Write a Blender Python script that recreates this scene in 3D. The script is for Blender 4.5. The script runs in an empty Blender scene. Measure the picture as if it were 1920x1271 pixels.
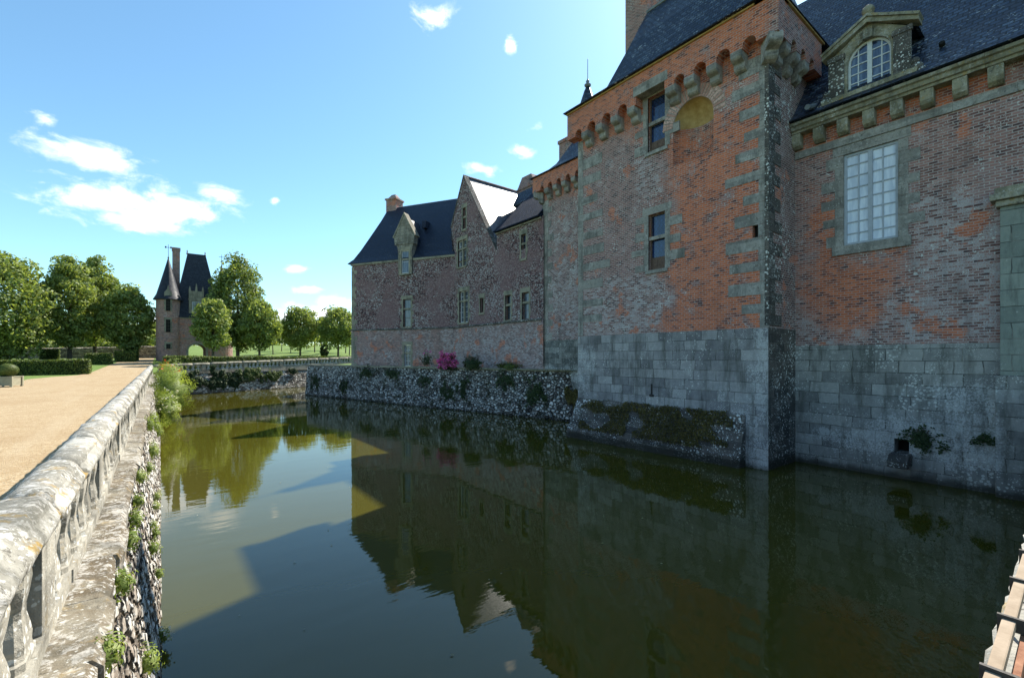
import bpy, bmesh, math, random
import numpy as np
from mathutils import Vector, noise

# ------------------------------------------------------------------ camera, sky, sun
scene = bpy.context.scene
COL = scene.collection
R = math.radians
EYE = 3.7
cam_d = bpy.data.cameras.new("camera")
cam = bpy.data.objects.new("camera", cam_d)
COL.objects.link(cam)
cam.location = (0, 0, EYE)
cam.rotation_euler = (R(90), 0, R(-38.06))
cam_d.sensor_width = 36
cam_d.lens = 36 * 843 / 1920
cam_d.shift_y = 32.5 / 1920
cam_d.clip_start = 0.05
cam_d.clip_end = 3000
scene.camera = cam
scene.view_settings.view_transform = 'Standard'
scene.view_settings.look = 'None'
scene.view_settings.gamma = 1
scene.view_settings.exposure = 1.36

SUN_AZ, SUN_EL = 20.0, 46.0          # azimuth from +X towards +Y
sd = Vector((math.cos(R(SUN_EL)) * math.cos(R(SUN_AZ)), math.cos(R(SUN_EL)) * math.sin(R(SUN_AZ)), math.sin(R(SUN_EL))))
sun_d = bpy.data.lights.new("sun", 'SUN')
sun_d.energy = 3.95
sun_d.angle = R(0.53)
sun_d.color = (1.0, 0.93, 0.82)
sun = bpy.data.objects.new("sun", sun_d)
COL.objects.link(sun)
sun.rotation_euler = sd.to_track_quat('Z', 'Y').to_euler()
sun.location = (40, 15, 60)


def nd(nt, typ, ins=None, **attrs):
    n = nt.nodes.new(typ)
    for k, v in attrs.items():
        setattr(n, k, v)
    for k, v in (ins or {}).items():
        s = n.inputs[k]
        if isinstance(v, bpy.types.NodeSocket):
            nt.links.new(v, s)
        else:
            s.default_value = v
    return n


def mth(nt, op, a, b=None, c=None, clamp=False):
    i = {0: a}
    if b is not None:
        i[1] = b
    if c is not None:
        i[2] = c
    n = nd(nt, 'ShaderNodeMath', i, operation=op)
    n.use_clamp = clamp
    return n.outputs[0]


def mixc(nt, f, a, b, mode='MIX'):
    n = nt.nodes.new('ShaderNodeMix')
    n.data_type = 'RGBA'
    n.blend_type = mode
    n.clamp_factor = True
    for s, v in ((n.inputs[0], f), (n.inputs[6], a), (n.inputs[7], b)):
        if isinstance(v, bpy.types.NodeSocket):
            nt.links.new(v, s)
        else:
            s.default_value = v if not isinstance(v, tuple) else (*v[:3], 1)
    return n.outputs[2]


def mrange(nt, v, a, b, c=0., d=1., smooth=True):
    n = nd(nt, 'ShaderNodeMapRange', {0: v, 1: a, 2: b, 3: c, 4: d})
    n.interpolation_type = 'SMOOTHSTEP' if smooth else 'LINEAR'
    return n.outputs[0]


def ramp(nt, f, stops, const=False):
    n = nd(nt, 'ShaderNodeValToRGB', {0: f})
    cr = n.color_ramp
    if const:
        cr.interpolation = 'CONSTANT'
    while len(cr.elements) < len(stops):
        cr.elements.new(1)
    for e, (p, c) in zip(cr.elements, stops):
        e.position = p
        e.color = (*c, 1)
    return n.outputs[0]


def nz(nt, vec, scale, detail=4, rough=.55, dist=0.):
    return nd(nt, 'ShaderNodeTexNoise', {'Vector': vec, 'Scale': scale, 'Detail': detail, 'Roughness': rough, 'Distortion': dist}).outputs[0]


world = bpy.data.worlds.new("World")
scene.world = world
world.use_nodes = True
wt = world.node_tree
wt.nodes.clear()
sky = nd(wt, 'ShaderNodeTexSky')
sky.sky_type = 'NISHITA'
sky.sun_disc = False
sky.sun_elevation = R(SUN_EL)
sky.sun_rotation = R(90 - SUN_AZ)
sky.air_density = 1.0
sky.dust_density = 0.35
sky.ozone_density = 1.2
tint = mixc(wt, 1.0, sky.outputs[0], (0.78, 1.035, 1.04), 'MULTIPLY')
gen = nd(wt, 'ShaderNodeTexCoord').outputs['Generated']
sp = nd(wt, 'ShaderNodeSeparateXYZ', {0: gen})
az = mth(wt, 'MULTIPLY', mth(wt, 'ARCTAN2', sp.outputs[0], sp.outputs[1]), 57.2958)
el = mth(wt, 'MULTIPLY', mth(wt, 'ARCSINE', sp.outputs[2]), 57.2958)
ae = nd(wt, 'ShaderNodeCombineXYZ', {0: az, 1: el}).outputs[0]
cn = nd(wt, 'ShaderNodeTexNoise', {'Vector': nd(wt, 'ShaderNodeMapping', {'Vector': ae, 'Scale': (0.55, 1.0, 1)}).outputs[0],
                                   'Scale': 0.55, 'Detail': 7, 'Roughness': 0.62, 'Distortion': 0.4})
cnf = cn.outputs[0]
CLOUDS = [(-5.26, 18.07, 4.3, 1.35, 0.2, 1.0), (-8.01, 19.91, 1.8, 0.8, -0.8, 0.5), (-1.44, 14.52, 7.3, 2.1, 4.5, 1.0),
          (5.18, 16.95, 3.1, 1.2, -1.1, 0.8), (-8.17, 14.98, 1.6, 0.5, 14.4, 0.5), (28.1, 36.62, 3.1, 1.6, 4.1, 0.75),
          (37.86, 34.57, 0.95, 0.95, 13.7, 0.85), (39.55, 24.54, 1.8, 0.85, -5, 0.8), (34.67, 22.51, 2.8, 0.75, -3.6, 0.85),
          (12.18, 9.87, 1.5, 0.6, 4.6, 0.9), (13.8, 7.7, 1.8, 0.6, 3.3, 0.9), (14.36, 4.72, 6.8, 1.5, 1.8, 1.0),
          (17.87, 6.35, 3.9, 0.95, 2.1, 1.0), (10.23, 17.09, 0.7, 0.6, -7.4, 0.7), (-0.71, 3.6, 0.8, 1.6, 2.9, 0.9),
          (-2.05, 12.93, 4.6, 1.1, 0, 1.0), (3.53, 14.41, 2.3, 1.0, 3.5, 1.0), (40.78, 26.89, 2.7, 0.9, 6.4, 0.4),
          (-9.75, 3.1, 2.0, 0.6, 3.4, 0.6), (-38, 22, 9, 3, 0, 1), (-62, 33, 12, 4, 5, 1), (-95, 20, 14, 3, 0, 1),
          (-130, 40, 10, 5, 0, 1), (160, 25, 14, 4, 0, 1), (95, 12, 9, 2, 0, 1), (52, 17, 3, 1, 0, .8)]
acc = None
for a, e, ra, re, t, dn in CLOUDS:
    m = nd(wt, 'ShaderNodeMapping', {'Vector': ae, 'Location': (a, e, 0), 'Rotation': (0, 0, R(t)), 'Scale': (ra, re, 1)}, vector_type='TEXTURE')
    ln = nd(wt, 'ShaderNodeVectorMath', {0: m.outputs[0]}, operation='LENGTH').outputs['Value']
    v = mth(wt, 'MULTIPLY', mth(wt, 'SUBTRACT', 1.2, ln), 1.0)
    v = mth(wt, 'ADD', v, dn - 1.0)
    acc = v if acc is None else mth(wt, 'MAXIMUM', acc, v)
dens = mth(wt, 'ADD', acc, mth(wt, 'MULTIPLY', mth(wt, 'SUBTRACT', cnf, 0.50), 2.7))
cov = mrange(wt, dens, 0.05, 1.05)
shade = ramp(wt, mrange(wt, dens, 0.3, 1.3), [(0, (0.80, 0.86, 0.92)), (1, (1, 1, 1))])
cloudc = mixc(wt, 1.0, shade, (8.0, 8.1, 8.2), 'MULTIPLY')
final = mixc(wt, mth(wt, 'MULTIPLY', cov, 0.94), tint, cloudc)
bg = nd(wt, 'ShaderNodeBackground', {'Color': final, 'Strength': 0.088})
wo = nd(wt, 'ShaderNodeOutputWorld', {'Surface': bg.outputs[0]})

# ------------------------------------------------------------------ object helpers
random.seed(7)
rng = np.random.default_rng(11)


def tag(o, label=None, cat=None, group=None, kind=None):
    if label:
        o['label'] = label
    if cat:
        o['category'] = cat
    if group:
        o['group'] = group
    if kind:
        o['kind'] = kind
    return o


def thing(name, loc, label, cat, group=None):
    o = bpy.data.objects.new(name, None)
    o.empty_display_size = .3
    o.location = loc
    COL.objects.link(o)
    return tag(o, label, cat, group)


def link(name, me, mats, parent=None, smooth=False):
    o = bpy.data.objects.new(name, me)
    for m in (mats if isinstance(mats, (list, tuple)) else [mats]):
        me.materials.append(m)
    COL.objects.link(o)
    if smooth:
        me.polygons.foreach_set('use_smooth', [True] * len(me.polygons))
    if parent is not None:
        adopt(o, parent)
    return o


def root_loc(o):
    v = Vector((0, 0, 0))
    while o is not None:
        v += o.location
        o = o.parent
    return v


def adopt(o, parent):
    """Mesh vertices are given in world coordinates: put the child's origin where the world origin is."""
    o.parent = parent
    o.location = -root_loc(parent)


class FR:
    """A facade frame: u along the wall, d outward from its face, z up."""
    def __init__(s, o, u, n):
        s.o, s.u, s.n = Vector((*o, 0)), Vector((*u, 0)).normalized(), Vector((*n, 0)).normalized()

    def p(s, u, d, z):
        return s.o + s.u * u + s.n * d + Vector((0, 0, z))


WORLD = FR((0, 0), (1, 0), (0, 1))


class MB:
    def __init__(s):
        s.v, s.f, s.mi = [], [], []

    def add(s, vs, fs, mi=0):
        b = len(s.v)
        s.v += [tuple(x) for x in vs]
        s.f += [[b + i for i in f] for f in fs]
        s.mi += [mi] * len(fs)

    def box(s, F, u0, u1, d0, d1, z0, z1, mi=0, j=0.0):
        q = lambda: random.uniform(-j, j) if j else 0
        vs = [F.p(u + q(), d, z + q()) for u in (u0, u1) for d in (d0, d1) for z in (z0, z1)]
        s.add(vs, [(0, 1, 3, 2), (4, 6, 7, 5), (0, 4, 5, 1), (2, 3, 7, 6), (0, 2, 6, 4), (1, 5, 7, 3)], mi)

    def prism(s, F, poly, d0, d1, mi=0):
        n = len(poly)
        vs = [F.p(u, d0, z) for u, z in poly] + [F.p(u, d1, z) for u, z in poly]
        s.add(vs, [list(range(n))[::-1], list(range(n, 2 * n))] + [(i, (i + 1) % n, n + (i + 1) % n, n + i) for i in range(n)], mi)

    def rings(s, rings, cap=True, mi=0, closed=True):
        n = len(rings[0])
        vs = [p for r in rings for p in r]
        fs = []
        for k in range(len(rings) - 1):
            for i in range(n if closed else n - 1):
                a, b = k * n + i, k * n + (i + 1) % n
                fs.append((a, b, b + n, a + n))
        if cap and closed:
            fs.append(list(range(n))[::-1])
            fs.append(list(range((len(rings) - 1) * n, len(rings) * n)))
        s.add(vs, fs, mi)

    def tube(s, pts, rad, n=7, mi=0):
        pts = [Vector(p) for p in pts]
        rr = rad if isinstance(rad, (list, tuple)) else [rad] * len(pts)
        out = []
        for i, p in enumerate(pts):
            t = (pts[min(i + 1, len(pts) - 1)] - pts[max(i - 1, 0)]).normalized()
            a = t.cross(Vector((0.31, .2, .93)) if abs(t.z) < .9 else Vector((1, 0, 0))).normalized()
            b = t.cross(a)
            out.append([p + (a * math.cos(k * 2 * math.pi / n) + b * math.sin(k * 2 * math.pi / n)) * rr[i] for k in range(n)])
        s.rings(out, True, mi)

    def lathe(s, c, prof, n=16, mi=0, sx=1.0):
        s.rings([[Vector((c[0] + r * math.cos(k * 2 * math.pi / n) * sx, c[1] + r * math.sin(k * 2 * math.pi / n), c[2] + z)) for k in range(n)] for r, z in prof], True, mi)

    def wall(s, F, u0, u1, z0, z1, holes, depth=.3, d=0., mi=0, step=None):
        """front face of a wall with rectangular openings and their reveals"""
        us = sorted({u0, u1, *[h[0] for h in holes], *[h[1] for h in holes]})
        zs = sorted({z0, z1, *[h[2] for h in holes], *[h[3] for h in holes]})
        for i in range(len(us) - 1):
            for k in range(len(zs) - 1):
                cu, cz = (us[i] + us[i + 1]) / 2, (zs[k] + zs[k + 1]) / 2
                if any(h[0] < cu < h[1] and h[2] < cz < h[3] for h in holes):
                    continue
                s.add([F.p(us[i], d, zs[k]), F.p(us[i + 1], d, zs[k]), F.p(us[i + 1], d, zs[k + 1]), F.p(us[i], d, zs[k + 1])], [(0, 1, 2, 3)], mi)
        for a, b, c, e in [h[:4] for h in holes]:
            q = [(a, c), (b, c), (b, e), (a, e)]
            for i in range(4):
                (x, y), (x2, y2) = q[i], q[(i + 1) % 4]
                s.add([F.p(x, d, y), F.p(x2, d, y2), F.p(x2, d - depth, y2), F.p(x, d - depth, y)], [(0, 1, 2, 3)], mi)

    def build(s, name, mats, parent=None, smooth=False, fix=True, bevel=0):
        me = bpy.data.meshes.new(name)
        me.from_pydata(s.v, [], s.f)
        me.polygons.foreach_set('material_index', s.mi)
        if fix or bevel:
            bm = bmesh.new()
            bm.from_mesh(me)
            bmesh.ops.recalc_face_normals(bm, faces=bm.faces)
            if bevel:
                bmesh.ops.bevel(bm, geom=[e for e in bm.edges if e.is_manifold and e.calc_face_angle(0) > .6], offset=bevel, segments=2, affect='EDGES', profile=.6)
            bm.to_mesh(me)
            bm.free()
        me.update()
        return link(name, me, mats, parent, smooth)


def arc(uc, zc, r, a0, a1, n=10, sz=1.0):
    return [(uc + r * math.cos(R(a0 + (a1 - a0) * i / n)), zc + sz * r * math.sin(R(a0 + (a1 - a0) * i / n))) for i in range(n + 1)]


# ------------------------------------------------------------------ materials
def new_mat(name):
    m = bpy.data.materials.new(name)
    m.use_nodes = True
    nt = m.node_tree
    nt.nodes.clear()
    return m, nt


def finish(nt, col, rough=.9, height=None, bstr=.5, bdist=.02, spec=.3, disp=None):
    ins = {'Base Color': col, 'Roughness': rough, 'Specular IOR Level': spec}
    if height is not None:
        ins['Normal'] = nd(nt, 'ShaderNodeBump', {'Strength': bstr, 'Distance': bdist, 'Height': height}).outputs[0]
    b = nd(nt, 'ShaderNodeBsdfPrincipled', ins)
    o = nd(nt, 'ShaderNodeOutputMaterial', {'Surface': b.outputs[0]})
    return b, o


def coords(nt, rot=0.0):
    g = nd(nt, 'ShaderNodeNewGeometry')
    P, N = g.outputs['Position'], g.outputs['True Normal']
    if rot:
        P = nd(nt, 'ShaderNodeVectorRotate', {'Vector': P, 'Angle': -rot}, rotation_type='Z_AXIS').outputs[0]
        N = nd(nt, 'ShaderNodeVectorRotate', {'Vector': N, 'Angle': -rot}, rotation_type='Z_AXIS').outputs[0]
    sp = nd(nt, 'ShaderNodeSeparateXYZ', {0: P})
    sn = nd(nt, 'ShaderNodeSeparateXYZ', {0: N})
    side = mth(nt, 'GREATER_THAN', mth(nt, 'ABSOLUTE', sn.outputs[0]), mth(nt, 'ABSOLUTE', sn.outputs[1]))
    u = mth(nt, 'ADD', mth(nt, 'MULTIPLY', side, sp.outputs[1]), mth(nt, 'MULTIPLY', mth(nt, 'SUBTRACT', 1., side), sp.outputs[0]))
    return P, sp.outputs[0], sp.outputs[1], sp.outputs[2], u


def boxmask(nt, P, y, z, lims, soft=.5, wob=1.2):
    """soft rectangle in (y, z) with a ragged edge: where a wall was cleaned, washed or limed"""
    n1 = mth(nt, 'MULTIPLY', mth(nt, 'SUBTRACT', nz(nt, P, .9, 5, .65), .5), wob * 2)
    yy, zz = mth(nt, 'ADD', y, n1), mth(nt, 'ADD', z, n1)
    out = None
    for y0, y1, z0, z1 in lims:
        m = mth(nt, 'MULTIPLY', mth(nt, 'MULTIPLY', mrange(nt, yy, y0 - soft, y0 + soft), mrange(nt, yy, y1 - soft, y1 + soft, 1, 0)),
                mth(nt, 'MULTIPLY', mrange(nt, zz, z0 - soft, z0 + soft), mrange(nt, zz, z1 - soft, z1 + soft, 1, 0)))
        out = m if out is None else mth(nt, 'MAXIMUM', out, m)
    return out


def lichen(nt, P, col, amt, scale=8., white=(.60, .61, .58), lo=.48, size=1.0):
    """pale crusty discs of lichen scattered in drifts"""
    for sc, k in ((scale, 1.0), (scale * 2.3, .9)):
        v = nd(nt, 'ShaderNodeTexVoronoi', {'Vector': P, 'Scale': sc, 'Randomness': 1.0})
        rr = nd(nt, 'ShaderNodeSeparateColor', {0: v.outputs['Color']}).outputs[0]
        n = nz(nt, P, sc * 2.1, 3)
        d = mth(nt, 'ADD', v.outputs['Distance'], mth(nt, 'MULTIPLY', mth(nt, 'SUBTRACT', n, .5), .5))
        drift = mrange(nt, nz(nt, P, .7 if k == 1. else 1.7, 4, .6), lo, lo + .22)
        rad = mth(nt, 'MULTIPLY', mth(nt, 'MULTIPLY', rr, .42 * size), mth(nt, 'ADD', .25, drift))
        spot = mrange(nt, mth(nt, 'SUBTRACT', rad, d), -.03, .06)
        f = mth(nt, 'MULTIPLY', spot, amt if isinstance(amt, bpy.types.NodeSocket) else amt * k, clamp=True)
        col = mixc(nt, f, col, white)
    return col


def brick_mat(name, rot=0., dull=(0.20, .10, .085), cleans=(), washes=(), lich=.75, lo=.47, wash_lo=.5, row=.077, wid=.205):
    m, nt = new_mat(name)
    P, x, y, z, u = coords(nt, rot)
    w = nz(nt, P, 1.6, 3)
    uu = mth(nt, 'ADD', u, mth(nt, 'MULTIPLY', nz(nt, P, 5, 2), .05))
    zz = mth(nt, 'ADD', z, mth(nt, 'MULTIPLY', w, .06))
    zz = mth(nt, 'ADD', zz, mth(nt, 'MULTIPLY', nz(nt, P, 7, 2), .018))
    vec = nd(nt, 'ShaderNodeCombineXYZ', {0: uu, 1: zz}).outputs[0]
    bt = nd(nt, 'ShaderNodeTexBrick', {'Vector': vec, 'Color1': (0, 0, 0, 1), 'Color2': (1, 1, 1, 1), 'Mortar': (.5, .5, .5, 1), 'Scale': 1.0,
                                       'Mortar Size': .013, 'Mortar Smooth': .25, 'Bias': 0., 'Brick Width': wid, 'Row Height': row})
    rnd = nd(nt, 'ShaderNodeSeparateColor', {0: bt.outputs[0]}).outputs[0]
    big = nz(nt, P, .55, 4, .6)
    t = mth(nt, 'ADD', mth(nt, 'ADD', mth(nt, 'MULTIPLY', rnd, .55), .10), mth(nt, 'MULTIPLY', mth(nt, 'SUBTRACT', nz(nt, P, 3.2, 6, .7), .5), 1.25))
    d = dull
    old = ramp(nt, t, [(0, (.055, .04, .046)), (.12, (d[0] * .55, d[1] * .52, d[2] * .6)), (.34, (d[0] * 1.2, d[1] * 1.2, d[2] * 1.25)), (.7, (d[0] * 1.7, d[1] * 1.8, d[2] * 1.9)), (.95, (.43, .30, .26))])
    old = mixc(nt, mth(nt, 'MULTIPLY', mrange(nt, mth(nt, 'ADD', nz(nt, P, 5.5, 6, .75), mth(nt, 'MULTIPLY', mth(nt, 'SUBTRACT', nz(nt, P, .9, 3), .5), .6)), .50, .60), .6), old, (.30, .19, .18))
    new = ramp(nt, t, [(0, (.065, .035, .038)), (.10, (.19, .06, .042)), (.30, (.45, .12, .05)), (.75, (.62, .175, .07)), (1, (.58, .31, .20))])
    if cleans:
        cm = boxmask(nt, P, y, z, cleans, .45, 1.3)
    else:
        cm = mrange(nt, big, .60, .72)
    cm = mth(nt, 'MAXIMUM', mth(nt, 'MULTIPLY', cm, mrange(nt, nz(nt, P, 1.5, 6, .7), .34, .47)), mth(nt, 'MULTIPLY', mrange(nt, nz(nt, P, .8, 5, .6), .585, .64), .8))
    col = mixc(nt, cm, old, new)
    mort = mixc(nt, nz(nt, P, 3, 3), (.32, .26, .25), (.52, .46, .43))
    col = mixc(nt, mth(nt, 'MULTIPLY', bt.outputs['Fac'], mth(nt, 'SUBTRACT', .85, mth(nt, 'MULTIPLY', cm, .25))), col, mort)
    # thin grey bloom of old limewash over the uncleaned brick
    wash = mrange(nt, nz(nt, P, 1.1, 6, .68), wash_lo, wash_lo + .16)
    if washes:
        wash = mth(nt, 'MAXIMUM', wash, boxmask(nt, P, y, z, washes, .4, .9))
    wash = mth(nt, 'MULTIPLY', wash, mth(nt, 'SUBTRACT', 1., mth(nt, 'MULTIPLY', cm, .75)))
    g1 = mth(nt, 'SUBTRACT', nz(nt, P, 34, 5, .8), .5)
    g2 = mth(nt, 'SUBTRACT', nz(nt, P, 2.6, 5, .65), .5)
    wv = mth(nt, 'ADD', mth(nt, 'MULTIPLY', wash, .52), mth(nt, 'ADD', mth(nt, 'MULTIPLY', g1, 2.3), mth(nt, 'ADD', mth(nt, 'MULTIPLY', g2, .6), mth(nt, 'MULTIPLY', mth(nt, 'SUBTRACT', rnd, .5), .5))))
    wash = mth(nt, 'MULTIPLY', mrange(nt, wv, .48, .76), .74)
    col = mixc(nt, wash, col, mixc(nt, nz(nt, P, 6, 4), (.30, .30, .32), (.56, .56, .56)))
    la = mth(nt, 'MULTIPLY', lich, mth(nt, 'SUBTRACT', 1., mth(nt, 'MULTIPLY', cm, .75)))
    col = lichen(nt, P, col, la, 9., lo=lo)
    # soot and damp
    st = nd(nt, 'ShaderNodeMapping', {'Vector': P, 'Scale': (1.1, 1.1, .35)}).outputs[0]
    col = mixc(nt, mth(nt, 'MULTIPLY', mrange(nt, nz(nt, st, 1.2, 5, .65), .55, .75), .4), col, (.05, .042, .04))
    h = mth(nt, 'ADD', mth(nt, 'MULTIPLY', bt.outputs['Fac'], -.8), mth(nt, 'ADD', mth(nt, 'MULTIPLY', nz(nt, P, 22, 4, .7), .7), mth(nt, 'MULTIPLY', rnd, .3)))
    finish(nt, col, .9, h, .8, .02)
    return m


def stone_mat(name, rot=0., row=.36, wid=.85, pal=((.085, .09, .085), (.15, .155, .145), (.245, .245, .225)), lich=.8, lo=.45, scale=7., washes=(), mortar=(.24, .23, .20), wet=None,
              joints=True, yellow=0., lsize=1.0, crust=0., cscale=9.):
    m, nt = new_mat(name)
    P, x, y, z, u = coords(nt, rot)
    uu = mth(nt, 'ADD', u, mth(nt, 'MULTIPLY', nz(nt, P, 2, 3), .12))
    zz = mth(nt, 'ADD', z, mth(nt, 'MULTIPLY', nz(nt, P, 1.1, 3), .08))
    vec = nd(nt, 'ShaderNodeCombineXYZ', {0: uu, 1: zz}).outputs[0]
    bt = nd(nt, 'ShaderNodeTexBrick', {'Vector': vec, 'Color1': (0, 0, 0, 1), 'Color2': (1, 1, 1, 1), 'Mortar': (.5, .5, .5, 1), 'Scale': 1.0,
                                       'Mortar Size': .012, 'Mortar Smooth': .3, 'Bias': 0., 'Brick Width': wid, 'Row Height': row}, squash=.7, squash_frequency=3, offset=.43)
    rnd = nd(nt, 'ShaderNodeSeparateColor', {0: bt.outputs[0]}).outputs[0]
    t = mth(nt, 'ADD', mth(nt, 'MULTIPLY', rnd, .6), mth(nt, 'MULTIPLY', mth(nt, 'SUBTRACT', nz(nt, P, 4.1, 7, .74), .3), 1.15))
    col = ramp(nt, t, [(0, pal[0]), (.5, pal[1]), (1, pal[2])])
    h = mth(nt, 'MULTIPLY', nz(nt, P, 16, 5, .7), .8)
    if joints:
        col = mixc(nt, mth(nt, 'MULTIPLY', bt.outputs['Fac'], .8), col, mixc(nt, mrange(nt, nz(nt, P, 2.3, 3), .42, .6), (.05, .05, .045), mortar))
        h = mth(nt, 'ADD', h, mth(nt, 'MULTIPLY', bt.outputs['Fac'], -1.))
    if washes:
        wm = mth(nt, 'ADD', mth(nt, 'MULTIPLY', boxmask(nt, P, y, z, washes, .35, .9), .62), mth(nt, 'ADD', mth(nt, 'MULTIPLY', mth(nt, 'SUBTRACT', nz(nt, P, 24, 6, .8), .5), 2.2), mth(nt, 'MULTIPLY', mth(nt, 'SUBTRACT', nz(nt, P, 3, 4), .5), .8)))
        col = mixc(nt, mth(nt, 'MULTIPLY', mrange(nt, wm, .5, .72), .85), col, mixc(nt, nz(nt, P, 5, 4), (.34, .35, .36), (.58, .58, .57)))
    col = lichen(nt, P, col, lich, scale, lo=lo, size=lsize)
    if crust:
        cv = mth(nt, 'ADD', nz(nt, P, cscale, 7, .76, .4), mth(nt, 'MULTIPLY', mth(nt, 'SUBTRACT', nz(nt, P, 1.2, 3), .5), .5))
        col = mixc(nt, mth(nt, 'MULTIPLY', mrange(nt, cv, .50, .58), crust), col, mixc(nt, nz(nt, P, 30, 4), (.42, .41, .38), (.66, .65, .62)))
        col = mixc(nt, mth(nt, 'MULTIPLY', mrange(nt, nz(nt, P, cscale * 1.3, 6, .78, .5), .56, .63), .8), col, (.085, .08, .068))
    if yellow:
        col = mixc(nt, mth(nt, 'MULTIPLY', mrange(nt, nz(nt, P, 5.5, 5, .7), .56, .66), yellow), col, (.34, .22, .045))
    st = nd(nt, 'ShaderNodeMapping', {'Vector': P, 'Scale': (1.5, 1.5, .3)}).outputs[0]
    col = mixc(nt, mth(nt, 'MULTIPLY', mrange(nt, nz(nt, st, 1.6, 6, .7), .47, .68), .62), col, (.06, .062, .052))
    if wet:   # the tide line: black algae a hand above the water
        wm = mrange(nt, mth(nt, 'ADD', z, mth(nt, 'MULTIPLY', nz(nt, P, 3, 4), .3)), wet, wet + .25, 1, 0)
        col = mixc(nt, mth(nt, 'MULTIPLY', wm, .85), col, (.022, .022, .016))
    finish(nt, col, .92, h, .8, .025)
    return m


def rubble_mat(name, sc=(4.6, 4.6, 6.4), pal=None, dark=(.035, .032, .026), edge=.09, lich=.5, lo=.45, moss=0., wet=.1, disp=0., lsc=13., patch=None):
    m, nt = new_mat(name)
    g = nd(nt, 'ShaderNodeNewGeometry')
    P = g.outputs['Position']
    z = nd(nt, 'ShaderNodeSeparateXYZ', {0: P}).outputs[2]
    nv = nd(nt, 'ShaderNodeTexNoise', {'Vector': P, 'Scale': 2.5, 'Detail': 3})
    Q = nd(nt, 'ShaderNodeVectorMath', {0: P, 1: nd(nt, 'ShaderNodeVectorMath', {0: nv.outputs['Color'], 1: (.16, .16, .16)}, operation='MULTIPLY').outputs[0]}, operation='ADD').outputs[0]
    Q = nd(nt, 'ShaderNodeVectorMath', {0: Q, 1: sc}, operation='MULTIPLY').outputs[0]
    v1 = nd(nt, 'ShaderNodeTexVoronoi', {'Vector': Q, 'Scale': 1.0})
    v2 = nd(nt, 'ShaderNodeTexVoronoi', {'Vector': Q, 'Scale': 1.0}, feature='DISTANCE_TO_EDGE')
    rnd = nd(nt, 'ShaderNodeSeparateColor', {0: v1.outputs['Color']}).outputs[0]
    pal = pal or [(0, (.05, .045, .042)), (.3, (.16, .14, .12)), (.55, (.30, .27, .23)), (.78, (.46, .44, .40)), (1, (.60, .58, .54))]
    t = mth(nt, 'ADD', rnd, mth(nt, 'MULTIPLY', mth(nt, 'SUBTRACT', nz(nt, P, 9, 5, .7), .5), .6))
    t = mth(nt, 'ADD', t, mth(nt, 'MULTIPLY', mth(nt, 'SUBTRACT', nz(nt, P, .5, 3), .5), .7))
    col = ramp(nt, t, pal)
    col = mixc(nt, mrange(nt, v2.outputs['Distance'], .01, edge, 1, 0), col, dark)
    if patch:
        pm = mth(nt, 'ADD', nz(nt, P, .45, 4, .6), mth(nt, 'MULTIPLY', mth(nt, 'SUBTRACT', nz(nt, P, 7, 5, .75), .5), .5))
        col = mixc(nt, mth(nt, 'MULTIPLY', mrange(nt, pm, .46, .60), .75), col, mixc(nt, nz(nt, P, 14, 4, .7), patch[0], patch[1]))
    col = lichen(nt, P, col, lich, lsc, lo=lo)
    if moss:
        col = mixc(nt, mth(nt, 'MULTIPLY', mrange(nt, nz(nt, P, 1.4, 5, .65), .54, .66), moss), col, (.035, .042, .014))
    wm = mrange(nt, mth(nt, 'ADD', z, mth(nt, 'MULTIPLY', nz(nt, P, 3, 4), .25)), wet, wet + .25, 1, 0)
    col = mixc(nt, mth(nt, 'MULTIPLY', wm, .85), col, (.022, .022, .016))
    h = mth(nt, 'ADD', mrange(nt, v2.outputs['Distance'], 0., .22), mth(nt, 'ADD', mth(nt, 'MULTIPLY', nz(nt, P, 18, 4, .7), .35), mth(nt, 'MULTIPLY', rnd, .35)))
    b, o = finish(nt, col, .93, h, .9, .05)
    if disp:
        dn = nd(nt, 'ShaderNodeDisplacement', {'Height': h, 'Midlevel': .6, 'Scale': disp})
        nt.links.new(dn.outputs[0], o.inputs['Displacement'])
        m.displacement_method = 'BOTH'
    return m


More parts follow.
